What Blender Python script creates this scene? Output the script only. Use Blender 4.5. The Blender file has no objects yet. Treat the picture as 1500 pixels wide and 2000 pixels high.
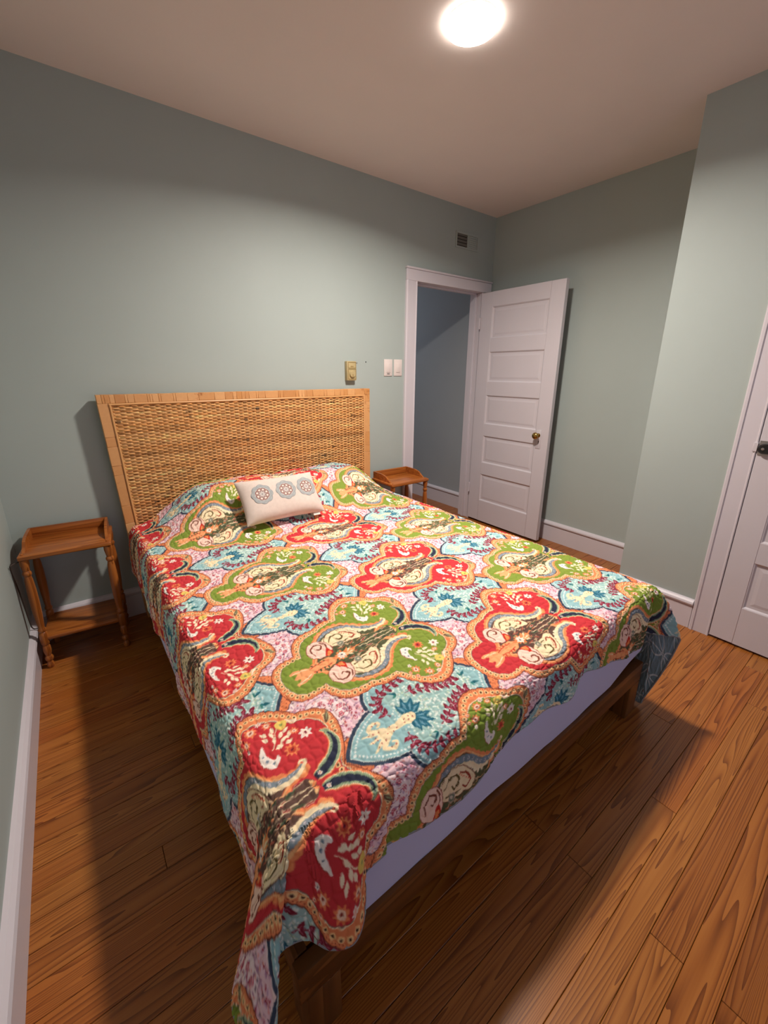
import bpy, bmesh, math, random
import numpy as np
from mathutils import Vector, Matrix, Quaternion

random.seed(7)
rng = np.random.default_rng(11)
scene = bpy.context.scene
COL = scene.collection

# ------------------------------------------------------------------ camera
cam_d = bpy.data.cameras.new('camera')
cam = bpy.data.objects.new('camera', cam_d)
COL.objects.link(cam)
YAW, PITCH, ROLL = 0.6457, -0.2898, 0.0033
fwd = Vector((math.sin(YAW) * math.cos(PITCH), math.cos(YAW) * math.cos(PITCH), math.sin(PITCH)))
rgt = Vector((math.cos(YAW), -math.sin(YAW), 0))
upv = rgt.cross(fwd)
r2 = rgt * math.cos(ROLL) + upv * math.sin(ROLL)
u2 = upv * math.cos(ROLL) - rgt * math.sin(ROLL)
M = Matrix((r2, u2, -fwd)).transposed().to_4x4()
M.translation = Vector((0.316, -2.612, 1.3883))
cam.matrix_world = M
cam_d.sensor_fit = 'HORIZONTAL'
cam_d.sensor_width = 36.0
cam_d.lens = 36.0 * 809.03 / 1500
cam_d.shift_x = 5.1 / 1500
cam_d.shift_y = -31.9 / 1500
cam_d.clip_start = 0.02
scene.camera = cam

# ------------------------------------------------------------------ world, exposure
LAMP_STRENGTH = 17.0
LAMP_WATTS = 44.0
LAMP_SPREAD = 158.0
LAMP_COLOR = (1.0, 0.89, 0.80)
w = bpy.data.worlds.new('night')
scene.world = w
w.use_nodes = True
w.node_tree.nodes['Background'].inputs[0].default_value = (0.62, 0.66, 0.9, 1)
w.node_tree.nodes['Background'].inputs[1].default_value = 2.2
vs = scene.view_settings
vs.view_transform = 'Standard'
vs.look = 'None'
vs.exposure = 0.24
vs.gamma = 1.0
vs.use_curve_mapping = False
scene.cycles.max_bounces = 10
scene.cycles.diffuse_bounces = 7
scene.cycles.sample_clamp_indirect = 6.0
scene.cycles.use_denoising = True


# ------------------------------------------------------------------ helpers
def s2l(c):
    return tuple((v / 255 / 12.92) if v / 255 <= 0.04045 else ((v / 255 + 0.055) / 1.055) ** 2.4 for v in c)


def tag(o, label=None, cat=None, group=None, kind=None):
    if label: o['label'] = label
    if cat: o['category'] = cat
    if group: o['group'] = group
    if kind: o['kind'] = kind
    return o


def empty(name, loc=(0, 0, 0), rz=0.0, **k):
    o = bpy.data.objects.new(name, None)
    o.empty_display_size = 0.05
    o.location = loc
    o.rotation_euler = (0, 0, rz)
    COL.objects.link(o)
    return tag(o, **k)


def link(name, me, mat, parent=None, **k):
    o = bpy.data.objects.new(name, me)
    if mat is not None and not me.materials: me.materials.append(mat)
    COL.objects.link(o)
    if parent is not None: o.parent = parent
    return tag(o, **k)


def bm_obj(name, bm, mat, parent=None, smooth=False, **k):
    me = bpy.data.meshes.new(name)
    bmesh.ops.recalc_face_normals(bm, faces=bm.faces)
    bm.to_mesh(me)
    bm.free()
    if smooth: smooth_mesh(me)
    return link(name, me, mat, parent, **k)


def smooth_mesh(me, ang=0.7):
    me.polygons.foreach_set('use_smooth', [True] * len(me.polygons))
    try:
        me.set_sharp_from_angle(angle=ang)
    except Exception:
        pass


def add_box(bm, lo, hi, bevel=0.0, seg=1):
    lo, hi = Vector(lo), Vector(hi)
    vs_ = [bm.verts.new((x, y, z)) for x in (lo.x, hi.x) for y in (lo.y, hi.y) for z in (lo.z, hi.z)]
    fs = [(0, 1, 3, 2), (4, 6, 7, 5), (0, 4, 5, 1), (2, 3, 7, 6), (0, 2, 6, 4), (1, 5, 7, 3)]
    faces = [bm.faces.new([vs_[i] for i in f]) for f in fs]
    if bevel > 0:
        es = list({e for f in faces for e in f.edges})
        bmesh.ops.bevel(bm, geom=es, offset=bevel, segments=seg, affect='EDGES', profile=0.5)
    return vs_


def box(name, lo, hi, mat, parent=None, bevel=0.0, seg=1, **k):
    bm = bmesh.new()
    add_box(bm, lo, hi, bevel, seg)
    return bm_obj(name, bm, mat, parent, smooth=bevel > 0, **k)


def add_prism(bm, prof, axis_from, axis_to, ux, uy):
    """extrude 2-D profile (list of (a,b)) along a segment; a along ux, b along uy"""
    A, B, ux, uy = map(Vector, (axis_from, axis_to, ux, uy))
    v0 = [bm.verts.new(A + ux * a + uy * b) for a, b in prof]
    v1 = [bm.verts.new(B + ux * a + uy * b) for a, b in prof]
    n = len(prof)
    for i in range(n):
        bm.faces.new((v0[i], v0[(i + 1) % n], v1[(i + 1) % n], v1[i]))
    bm.faces.new(v0[::-1])
    bm.faces.new(v1)


def add_lathe(bm, prof, seg=20, mat=Matrix()):
    rings = []
    for r, z in prof:
        if r < 1e-6:
            rings.append([bm.verts.new(mat @ Vector((0, 0, z)))])
        else:
            rings.append([bm.verts.new(mat @ Vector((r * math.cos(2 * math.pi * i / seg), r * math.sin(2 * math.pi * i / seg), z))) for i in range(seg)])
    for a, b in zip(rings, rings[1:]):
        for i in range(seg):
            j = (i + 1) % seg
            if len(a) == 1 and len(b) > 1: bm.faces.new((a[0], b[i], b[j]))
            elif len(b) == 1 and len(a) > 1: bm.faces.new((a[i], b[0], a[j]))
            elif len(a) > 1: bm.faces.new((a[i], b[i], b[j], a[j]))
    for rg, fl in ((rings[0], True), (rings[-1], False)):
        if len(rg) > 1: bm.faces.new(rg[::-1] if fl else rg)


def add_tube(bm, pts, rad, seg=8):
    pts = [Vector(p) for p in pts]
    rings = []
    nrm = None
    for i, p in enumerate(pts):
        t = (pts[min(i + 1, len(pts) - 1)] - pts[max(i - 1, 0)]).normalized()
        if nrm is None:
            nrm = t.orthogonal().normalized()
        nrm = (nrm - t * nrm.dot(t)).normalized()
        bn = t.cross(nrm)
        rr = rad[i] if hasattr(rad, '__len__') else rad
        rings.append([bm.verts.new(p + (nrm * math.cos(2 * math.pi * k / seg) + bn * math.sin(2 * math.pi * k / seg)) * rr) for k in range(seg)])
    for a, b in zip(rings, rings[1:]):
        for k in range(seg):
            j = (k + 1) % seg
            bm.faces.new((a[k], b[k], b[j], a[j]))
    bm.faces.new(rings[0][::-1])
    bm.faces.new(rings[-1])


def spline(pts, n):
    """Catmull-Rom through pts, n samples (any dimension)"""
    P = np.array(pts, float)
    P = np.vstack([2 * P[0] - P[1], P, 2 * P[-1] - P[-2]])
    m = len(P) - 3
    out = []
    for u in np.linspace(0, m, n):
        i = min(int(u), m - 1)
        t = u - i
        a, b, c, d = P[i:i + 4]
        out.append(0.5 * (2 * b + (c - a) * t + (2 * a - 5 * b + 4 * c - d) * t * t + (3 * b - a - 3 * c + d) * t ** 3))
    return np.array(out)


# ------------------------------------------------------------------ materials
class NT:
    def __init__(self, name):
        self.m = bpy.data.materials.new(name)
        self.m.use_nodes = True
        self.t = self.m.node_tree
        self.b = self.t.nodes['Principled BSDF']

    def n(self, kind, **props):
        nd = self.t.nodes.new(kind)
        for k, v in props.items():
            if k.startswith('i_'):
                key = k[2:]
                nd.inputs[int(key) if key.isdigit() else key.replace('_', ' ')].default_value = v
            else:
                setattr(nd, k, v)
        return nd

    def l(self, a, b):
        self.t.links.new(a, b)

    def math(self, op, a, b=None, clamp=False):
        nd = self.n('ShaderNodeMath', operation=op, use_clamp=clamp)
        for i, v in enumerate((a, b)):
            if v is None: continue
            if isinstance(v, (int, float)): nd.inputs[i].default_value = v
            else: self.l(v, nd.inputs[i])
        return nd.outputs[0]

    def mix(self, f, a, b, mode='MIX'):
        nd = self.n('ShaderNodeMix', data_type='RGBA', blend_type=mode)
        for i, v in ((0, f), (6, a), (7, b)):
            if isinstance(v, (int, float)): nd.inputs[i].default_value = v
            elif isinstance(v, tuple): nd.inputs[i].default_value = (*v, 1) if len(v) == 3 else v
            else: self.l(v, nd.inputs[i])
        return nd.outputs[2]

    def ramp(self, f, stops):
        nd = self.n('ShaderNodeValToRGB')
        while len(nd.color_ramp.elements) < len(stops): nd.color_ramp.elements.new(0.5)
        for e, (p, c) in zip(nd.color_ramp.elements, stops):
            e.position = p
            e.color = (*c, 1)
        self.l(f, nd.inputs[0])
        return nd.outputs[0]

    def noise(self, vec, scale, detail=2.0, rough=0.5, dist=0.0):
        nd = self.n('ShaderNodeTexNoise', i_Scale=scale, i_Detail=detail, i_Roughness=rough, i_Distortion=dist)
        if vec is not None: self.l(vec, nd.inputs['Vector'])
        return nd.outputs[0]

    def bump(self, h, strength, dist=0.001):
        nd = self.n('ShaderNodeBump', i_Strength=strength, i_Distance=dist)
        self.l(h, nd.inputs['Height'])
        self.l(nd.outputs[0], self.b.inputs['Normal'])


def paint(name, rgb, rough=0.6, spec=0.3, tex=0.15, scale=350):
    k = NT(name)
    geo = k.n('ShaderNodeNewGeometry')
    v = k.noise(geo.outputs['Position'], 3.0, 3)
    c = s2l(rgb)
    k.l(k.mix(v, tuple(x * 0.96 for x in c), tuple(min(1, x * 1.04) for x in c)), k.b.inputs['Base Color'])
    k.b.inputs['Roughness'].default_value = rough
    k.b.inputs['Specular IOR Level'].default_value = spec
    k.bump(k.noise(geo.outputs['Position'], scale, 2), tex, 0.0006)
    return k.m


def wood(name, dark, mid, light, axis='X', scale=1.0, rough=0.35, rings=9.0, bumpy=0.15, red=None, spec=0.4, coord='Object'):
    """flat-sawn grain: contour lines of stretched smooth noise; per-object tint"""
    k = NT(name)
    tc = k.n('ShaderNodeTexCoord')
    oi = k.n('ShaderNodeObjectInfo')
    off = k.n('ShaderNodeCombineXYZ')
    r = oi.outputs['Random']
    k.l(k.math('MULTIPLY', r, 37.0), off.inputs[0])
    k.l(k.math('MULTIPLY', r, 91.0), off.inputs[1])
    k.l(k.math('MULTIPLY', r, 53.0), off.inputs[2])
    va = k.n('ShaderNodeVectorMath', operation='ADD')
    k.l(tc.outputs[coord], va.inputs[0])
    k.l(off.outputs[0], va.inputs[1])
    mp = k.n('ShaderNodeMapping')
    st = {'X': (0.55, 15, 15), 'Y': (15, 0.55, 15), 'Z': (15, 15, 0.55)}[axis]
    mp.inputs['Scale'].default_value = tuple(s * scale for s in st)
    k.l(va.outputs[0], mp.inputs['Vector'])
    n1 = k.noise(mp.outputs[0], 0.85, 1.5, 0.45, 0.35)
    saw = k.math('FRACT', k.math('MULTIPLY', n1, rings))
    ring = k.math('POWER', saw, 1.6)
    mp2 = k.n('ShaderNodeMapping')
    st2 = {'X': (5, 260, 260), 'Y': (260, 5, 260), 'Z': (260, 260, 5)}[axis]
    mp2.inputs['Scale'].default_value = st2
    k.l(va.outputs[0], mp2.inputs['Vector'])
    fine = k.noise(mp2.outputs[0], 1.0, 3, 0.6)
    f = k.math('ADD', k.math('MULTIPLY', ring, 0.72), k.math('MULTIPLY', fine, 0.38))
    c = k.ramp(f, [(0.12, s2l(light)), (0.52, s2l(mid)), (0.95, s2l(dark))])
    if red is not None:
        tint = k.ramp(oi.outputs['Random'], red)
        c = k.mix(1.0, c, tint, 'MULTIPLY')
        blot = k.noise(mp.outputs[0], 0.35, 2, 0.6)
        c = k.mix(k.math('MULTIPLY', k.math('SUBTRACT', blot, 0.55, True), 1.6, True), c, s2l((96, 46, 22)))
    k.l(c, k.b.inputs['Base Color'])
    k.b.inputs['Roughness'].default_value = rough
    k.b.inputs['Specular IOR Level'].default_value = spec
    k.bump(f, bumpy, 0.0006)
    return k.m


def vcol_mat(name, rough=0.8, spec=0.2, back=None, sheen=0.0, tint=None):
    k = NT(name)
    a = k.n('ShaderNodeVertexColor', layer_name='Col')
    c = a.outputs[0]
    if back is not None:
        c = back(k, c)
    k.l(c, k.b.inputs['Base Color'])
    k.b.inputs['Roughness'].default_value = rough
    k.b.inputs['Specular IOR Level'].default_value = spec
    return k.m


def plain(name, rgb, rough=0.5, metal=0.0, spec=0.5):
    k = NT(name)
    geo = k.n('ShaderNodeNewGeometry')
    c = s2l(rgb)
    v = k.noise(geo.outputs['Position'], 25.0, 2)
    k.l(k.mix(v, tuple(x * 0.94 for x in c), tuple(min(1, x * 1.06) for x in c)), k.b.inputs['Base Color'])
    k.b.inputs['Roughness'].default_value = rough
    k.b.inputs['Metallic'].default_value = metal
    k.b.inputs['Specular IOR Level'].default_value = spec
    return k.m


M_WALL = paint('wall_paint', (168, 180, 177), 0.55, 0.25, 0.2)
M_HALL = paint('hall_paint', (158, 165, 170), 0.6, 0.2, 0.2)
M_CEIL = paint('ceiling_paint', (228, 220, 216), 0.8, 0.1, 0.2)
M_TRIM = paint('trim_paint', (208, 203, 210), 0.38, 0.4, 0.08, 60)
M_DOOR = paint('door_paint', (206, 201, 207), 0.4, 0.4, 0.1, 60)
M_FLOOR = wood('floor_oak', (110, 60, 23), (158, 98, 44), (176, 116, 57), 'X', 1.0, 0.3, 30, 0.06,
               red=[(0.0, (0.82, 0.72, 0.62)), (0.25, (1.0, 0.9, 0.78)), (0.45, (0.92, 0.72, 0.56)), (0.7, (1, 1, 0.9)), (1.0, (0.9, 0.78, 0.66))], spec=0.45)
M_GAP = plain('floor_gap', (45, 24, 10), 0.9)
M_STAND = wood('nightstand_wood', (124, 66, 24), (156, 88, 36), (172, 104, 46), 'X', 1.6, 0.28, 5, 0.05, spec=0.5)
M_STANDZ = wood('nightstand_leg_wood', (124, 66, 24), (156, 88, 36), (172, 104, 46), 'Z', 1.6, 0.28, 5, 0.05, spec=0.5)
M_RAIL = wood('bed_rail_wood', (86, 50, 20), (112, 68, 30), (128, 80, 38), 'X', 1.2, 0.4, 5, 0.05)
M_RAILY = wood('bed_side_wood', (86, 50, 20), (112, 68, 30), (128, 80, 38), 'Y', 1.2, 0.4, 5, 0.05)
M_RAILZ = wood('bed_leg_wood', (86, 50, 20), (112, 68, 30), (128, 80, 38), 'Z', 1.2, 0.4, 5, 0.05)
M_SHEET = paint('white_sheet', (204, 207, 240), 0.85, 0.1, 0.25, 900)
M_BRASS = plain('brass', (176, 146, 84), 0.22, 1.0)
M_BLACK = plain('black_metal', (16, 15, 15), 0.25, 0.0, 0.6)
M_STEEL = plain('steel', (160, 158, 158), 0.35, 0.9)
M_PLASTIC = plain('white_plastic', (222, 212, 208), 0.4)
M_TAN = plain('tan_plastic', (180, 164, 120), 0.45)
M_TAND = plain('tan_plastic_dark', (150, 128, 80), 0.5)
M_DARK = plain('dark_recess', (28, 26, 24), 0.8)
M_CORD = plain('cord_rubber', (58, 46, 40), 0.6)
M_TAG = plain('care_tag_cloth', (225, 215, 205), 0.8)

# ------------------------------------------------------------------ room measures
H = 2.63
XR, XC, YS = 3.484, 2.957, -1.619
XO, XH, ZO, CW = 2.608, 3.356, 2.045, 0.107
YF = -4.3           # wall behind the camera
WT = 0.125          # thickness of the wall with the doorway
HB = 0.173
D2A, D2B = -2.121, -2.121 - 0.80


def boxes(name, lst, mat, parent=None, **k):
    bm = bmesh.new()
    for lo, hi in lst: add_box(bm, lo, hi)
    return bm_obj(name, bm, mat, parent, **k)


S = dict(kind='structure')
boxes('wall_back', [((-0.15, 0, 0), (XO - 0.02, WT, H)), ((XH + 0.02, 0, 0), (XR + 0.14, WT, H)), ((XO - 0.02, 0, ZO + 0.02), (XH + 0.02, WT, H))], M_WALL, **S)
box('wall_left', (-0.15, YF, 0), (0, 0, H), M_WALL, **S)
box('wall_right', (XR, YS, 0), (XR + 0.14, 0, H), M_WALL, **S)
boxes('wall_closet', [((XC, D2A + 0.02, 0), (XR + 0.14, YS, H)), ((XC, YF, 0), (XC + 0.14, D2B - 0.02, H)), ((XC, D2B - 0.02, ZO + 0.02), (XC + 0.14, D2A + 0.02, H))], M_WALL, **S)
box('wall_closet_back', (XR, D2B - 0.6, 0), (XR + 0.14, D2A + 0.02, H), M_WALL, **S)
boxes('wall_front', [((-0.15, YF - 0.14, 0), (XC + 0.14, YF, 0.9)), ((-0.15, YF - 0.14, 2.1), (XC + 0.14, YF, H)), ((-0.15, YF - 0.14, 0.9), (0.6, YF, 2.1)), ((2.2, YF - 0.14, 0.9), (XC + 0.14, YF, 2.1))], M_WALL, **S)
box('ceiling', (-0.15, YF - 0.14, H), (4.2, 2.6, H + 0.1), M_CEIL, **S)
box('wall_hall_right', (3.50, WT, 0), (3.64, 2.5, H), M_HALL, **S)
box('wall_hall_left', (2.15, WT, 0), (2.27, 2.5, H), M_HALL, **S)
box('wall_hall_end', (2.15, 2.5, 0), (3.64, 2.62, H), M_HALL, **S)

# window behind the camera
win = empty('window_1', (1.4, YF - 0.07, 0.9), **S)
bm = bmesh.new()
for lo, hi in [((-0.8, -0.07, 0), (-0.75, 0.07, 1.2)), ((0.75, -0.07, 0), (0.8, 0.07, 1.2)), ((-0.75, -0.07, 0), (0.75, 0.07, 0.05)), ((-0.75, -0.07, 1.15), (0.75, 0.07, 1.2)), ((-0.75, -0.03, 0.58), (0.75, 0.03, 0.62))]:
    add_box(bm, lo, hi)
bm_obj('window_frame', bm, M_TRIM, win)
k = NT('window_glass')
k.b.inputs['Transmission Weight'].default_value = 1.0
k.b.inputs['Roughness'].default_value = 0.0
k.b.inputs['IOR'].default_value = 1.02
M_GLASS = k.m
box('pane', (-0.75, -0.004, 0.05), (0.75, 0.004, 0.58), M_GLASS, win)
box('pane', (-0.75, -0.004, 0.62), (0.75, 0.004, 1.15), M_GLASS, win)

# ------------------------------------------------------------------ floor: a sub-floor and single boards
floor = box('floor', (-0.15, YF - 0.14, -0.12), (4.2, 2.6, -0.018), M_GAP, **S)
PW = 0.0755
plank_cache = {}


def plank(x0, x1, y0):
    L = round(x1 - x0, 2)
    if L not in plank_cache:
        bm = bmesh.new()
        add_box(bm, (0, 0, -0.018), (L - 0.0012, PW - 0.0011, 0), 0.0011, 1)
        me = bpy.data.meshes.new('plank')
        bmesh.ops.recalc_face_normals(bm, faces=bm.faces)
        bm.to_mesh(me)
        bm.free()
        me.materials.append(M_FLOOR)
        plank_cache[L] = me
    o = bpy.data.objects.new('plank', plank_cache[L])
    o.location = (x0, y0, -random.uniform(0, 0.0004))
    o.parent = floor
    COL.objects.link(o)


row = 0
y = -3.45
while y < 1.2:
    x_lo, x_hi = 0.0, 3.5
    if y > -0.02: x_lo = 2.27
    if y < YS - 0.02: x_hi = XC + 0.1
    x = x_lo
    first = True
    while x < x_hi - 0.01:
        L = random.choice([1.1, 1.4, 1.7, 2.0, 2.3]) if not first else random.choice([0.5, 0.9, 1.3, 1.7, 2.1])
        if abs(y + 1.58) < 0.04 and first: L = 0.33
        first = False
        x1 = min(x + L, x_hi)
        if x_hi - x1 < 0.25: x1 = x_hi
        plank(round(x, 2), round(x1, 2), y)
        x = round(x1, 2)
    y += PW
    row += 1

# ------------------------------------------------------------------ baseboards and casings
BP = [(0, 0), (0.016, 0), (0.016, HB - 0.042), (0.012, HB - 0.040), (0.012, HB - 0.034), (0.024, HB - 0.030), (0.026, HB - 0.022), (0.022, HB - 0.012), (0.012, HB - 0.003), (0, HB)]


def baseboard(name, a, b, inward):
    bm = bmesh.new()
    add_prism(bm, BP, (*a, 0), (*b, 0), (*inward, 0), (0, 0, 1))
    return bm_obj(name, bm, M_TRIM, None, **S)


baseboard('baseboard_left', (0, YF), (0, -0.0), (1, 0))
baseboard('baseboard_back', (0.027, 0), (XO - CW - 0.001, 0), (0, -1))
baseboard('baseboard_right', (XR, YS), (XR, -0.03), (-1, 0))
baseboard('baseboard_closet', (XC, D2A + 0.0935), (XC, YS), (-1, 0))
baseboard('baseboard_hall', (3.50, WT + 0.02), (3.50, 2.5), (-1, 0))

CP = [(0, 0), (CW, 0), (CW, 0.014), (CW - 0.008, 0.022), (CW - 0.02, 0.022), (CW - 0.026, 0.016), (0.012, 0.014), (0.004, 0.018), (0, 0.016)]


def casing(root, name, A, B, ux, uy, wdt=CW):
    s = wdt / CW
    bm = bmesh.new()
    add_prism(bm, [(a * s, b) for a, b in CP], A, B, ux, uy)
    return bm_obj(name, bm, M_TRIM, root)


t1 = empty('trim_1', (0, 0, 0), **S)     # bedroom doorway
HC = 0.078
casing(t1, 'casing_leg', (XO, 0, 0), (XO, 0, ZO), (-1, 0, 0), (0, -1, 0))
casing(t1, 'casing_leg', (XH, 0, 0), (XH, 0, ZO), (1, 0, 0), (0, -1, 0))
box('casing_head', (XO - CW, -0.019, ZO), (XH + CW, 0, ZO + HC), M_TRIM, t1, 0.003)
box('casing_cap', (XO - CW - 0.004, -0.026, ZO + HC), (XH + CW + 0.004, 0, ZO + HC + 0.014), M_TRIM, t1, 0.003)
box('jamb', (XO - 0.02, -0.004, 0), (XO, WT, ZO), M_TRIM, t1, 0.002)
box('jamb', (XH, -0.004, 0), (XH + 0.02, WT, ZO), M_TRIM, t1, 0.002)
box('head_jamb', (XO - 0.02, -0.004, ZO), (XH + 0.02, WT, ZO + 0.02), M_TRIM, t1, 0.002)
box('door_stop', (XO, 0.045, 0), (XO + 0.012, 0.08, ZO), M_TRIM, t1, 0.002)
box('door_stop', (XH - 0.012, 0.045, 0), (XH, 0.08, ZO), M_TRIM, t1, 0.002)
box('door_stop', (XO, 0.045, ZO - 0.012), (XH, 0.08, ZO), M_TRIM, t1, 0.002)
box('strike_plate', (XO - 0.001, 0.012, 0.9), (XO + 0.0015, 0.036, 0.97), M_BRASS, t1, label='small strike plate on door jamb')

t2 = empty('trim_2', (0, 0, 0), **S)     # closet doorway
C2 = 0.092
casing(t2, 'casing_leg', (XC, D2A, 0), (XC, D2A, ZO), (0, 1, 0), (-1, 0, 0), C2)
casing(t2, 'casing_leg', (XC, D2B, 0), (XC, D2B, ZO), (0, -1, 0), (-1, 0, 0), C2)
box('casing_head', (XC - 0.019, D2B - C2, ZO), (XC, D2A + C2, ZO + HC), M_TRIM, t2, 0.003)
box('jamb', (XC - 0.004, D2A, 0), (XC + 0.14, D2A + 0.02, ZO), M_TRIM, t2)
box('jamb', (XC - 0.004, D2B - 0.02, 0), (XC + 0.14, D2B, ZO), M_TRIM, t2)
box('head_jamb', (XC - 0.004, D2B, ZO), (XC + 0.14, D2A, ZO + 0.02), M_TRIM, t2)
box('strike_keeper', (XC - 0.021, D2A - 0.002, 1.028), (XC - 0.0135, D2A + 0.014, 1.072), M_TRIM, t2, 0.001, label='painted metal catch plate with a dark slot')

# ------------------------------------------------------------------ doors (five horizontal panels); local x = along leaf from hinge, y = thickness
PZ = [(0.222, 0.478), (0.586, 0.836), (0.942, 1.195), (1.310, 1.560), (1.668, 1.919)]


def make_door(name, wdt, hgt, x0, x1, z0=0.0, th=0.038):
    root = empty(name, **S)
    bm = bmesh.new()
    add_box(bm, (0, 0, z0), (x0, th, hgt), 0.002)
    add_box(bm, (x1, 0, z0), (wdt, th, hgt), 0.002)
    zs = [z0] + [v for p in PZ for v in p] + [hgt]
    for i in range(0, len(zs), 2):
        add_box(bm, (x0, 0.0003, zs[i]), (x1, th - 0.0003, zs[i + 1]), 0.0)
    bm_obj('door_frame', bm, M_DOOR, root, smooth=True)
    for a, b in PZ:
        bm = bmesh.new()
        d, i1, i2 = 0.011, 0.011, 0.024
        for yy, s in ((0.0, 1), (th, -1)):
            lv = [(0.0, 0.002), (0.004, 0.0035), (i1, d), (i2, d), (i2 + 0.016, d - 0.003)]
            prev = None
            for ins, dep in lv:
                rg = [bm.verts.new((x, yy + s * dep, z)) for x, z in ((x0 + ins, a + ins), (x1 - ins, a + ins), (x1 - ins, b - ins), (x0 + ins, b - ins))]
                if prev:
                    for q in range(4):
                        bm.faces.new((prev[q], prev[(q + 1) % 4], rg[(q + 1) % 4], rg[q]))
                prev = rg
            bm.faces.new(prev)
        bm_obj('panel', bm, M_DOOR, root)
    return root


# the open door: hinge on the right jamb, leaf pointing into the room
d1 = make_door('door_1', 0.772, 2.034, 0.122, 0.655, 0.022)
d1.matrix_world = Matrix.Translation((3.336, -0.027, 0)) @ Matrix.Rotation(math.radians(-90.8), 4, 'Z')
# local y+ must point away from the camera side (+x world)
kx, kz = 0.686, 0.905
bm = bmesh.new()
for yy, s in ((0, -1), (0.038, 1)):
    add_lathe(bm, [(0.0, 0.060), (0.012, 0.0595), (0.022, 0.055), (0.0275, 0.047), (0.0275, 0.041), (0.022, 0.033), (0.012, 0.027), (0.009, 0.020), (0.009, 0.006), (0.016, 0.004), (0.018, 0.0)][::-1], 24,
              Matrix.Translation((kx, yy + s * 0.004, kz)) @ Matrix.Rotation(math.radians(90 if s < 0 else -90), 4, 'X'))
knob = bm_obj('door_knob', bm, M_BRASS, d1, smooth=True, label='aged brass door knob')
bm = bmesh.new()
add_box(bm, (kx - 0.019, -0.004, kz - 0.105), (kx + 0.024, 0, kz + 0.045), 0.0025, 2)
esc = bm_obj('escutcheon', bm, M_DOOR, d1, smooth=True, label='painted escutcheon plate')
bm = bmesh.new()
add_lathe(bm, [(0.004, 0), (0.004, 0.0012), (0.0, 0.0012)], 12, Matrix.Translation((kx + 0.006, -0.004, kz - 0.047)) @ Matrix.Rotation(math.radians(90), 4, 'X'))
add_box(bm, (kx + 0.0042, -0.0052, kz - 0.066), (kx + 0.0078, -0.004, kz - 0.047))
bm_obj('keyhole', bm, M_DARK, esc, label='dark keyhole')
bm = bmesh.new()
add_box(bm, (0.7725, 0.008, kz - 0.09), (0.7735, 0.030, kz + 0.06), 0.0004)
bm_obj('latch_plate', bm, M_DOOR, d1)
for hz in (0.28, 1.75):
    bm = bmesh.new()
    add_lathe(bm, [(0.006, 0), (0.006, 0.09), (0.0, 0.093)], 12, Matrix.Translation((-0.004, -0.006, hz)))
    bm_obj('hinge', bm, M_DOOR, d1, smooth=True)

d2 = make_door('door_2', 0.794, 2.036, 0.103, 0.69, 0.012)
d2.matrix_world = Matrix.Translation((XC - 0.0135, D2A - 0.0022, 0)) @ Matrix.Rotation(math.radians(-90), 4, 'Z')
# black rim latch near the leading edge
bm = bmesh.new()
pts = spline([(0.008, 1.030), (0.004, 1.044), (0.010, 1.062), (0.028, 1.068), (0.075, 1.064), (0.112, 1.058), (0.118, 1.044), (0.108, 1.032), (0.06, 1.024), (0.025, 1.022), (0.008, 1.030)], 41)[:-1]
v0 = [bm.verts.new((a, -0.002, b)) for a, b in pts]
v1 = [bm.verts.new((a, -0.020, b)) for a, b in pts]
cc = np.mean(pts, axis=0)
v2 = [bm.verts.new((cc[0] + (a - cc[0]) * 0.9, -0.025, cc[1] + (b - cc[1]) * 0.8)) for a, b in pts]
nn = len(pts)
for a, b in ((v0, v1), (v1, v2)):
    for i in range(nn): bm.faces.new((a[i], a[(i + 1) % nn], b[(i + 1) % nn], b[i]))
bm.faces.new(v0[::-1])
bm.faces.new(v2)
lt = bm_obj('rim_latch', bm, M_BLACK, d2, smooth=True, label='black rim latch')
bm = bmesh.new()
add_lathe(bm, [(0.007, 0), (0.006, 0.004), (0.0, 0.005)], 14, Matrix.Translation((0.024, -0.0245, 1.046)) @ Matrix.Rotation(math.radians(90), 4, 'X'))
bm_obj('latch_pin', bm, M_STEEL, lt, smooth=True, label='steel pin')
bm = bmesh.new()
add_box(bm, (0.004, -0.0035, 1.012), (0.13, 0.0, 1.082), 0.001)
bm_obj('latch_plate', bm, M_STEEL, d2, label='grey steel back plate')

# ------------------------------------------------------------------ ceiling light
LX, LY = 1.762, -1.241
lamp = empty('ceiling_light', (LX, LY, H), label='round white flush ceiling light, switched on', cat='ceiling light')
bm = bmesh.new()
add_lathe(bm, [(0.0, 0.0), (0.094, 0.0), (0.095, -0.002), (0.095, -0.0085), (0.094, -0.010), (0.0, -0.010)], 48)
bm_obj('lamp_base', bm, M_CEIL, lamp, smooth=True)
bm = bmesh.new()
add_lathe(bm, [(0.0985, -0.010), (0.0985, -0.014), (0.095, -0.019), (0.080, -0.024), (0.05, -0.027), (0.0, -0.028)], 48)
k = NT('lit_diffuser')
k.b.inputs['Base Color'].default_value = (0.9, 0.88, 0.85, 1)
k.b.inputs['Emission Color'].default_value = (*LAMP_COLOR, 1)
k.b.inputs['Emission Strength'].default_value = LAMP_STRENGTH
bm_obj('diffuser', bm, k.m, lamp, smooth=True, label='glowing white diffuser')
ld = bpy.data.lights.new('led_disc', 'AREA')
ld.shape = 'DISK'
ld.size = 0.18
ld.energy = LAMP_WATTS
ld.color = LAMP_COLOR
ld.spread = math.radians(LAMP_SPREAD)
lo_ = bpy.data.objects.new('led_disc', ld)
COL.objects.link(lo_)
lo_.parent = lamp
lo_.location = (0, 0, -0.031)
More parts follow.
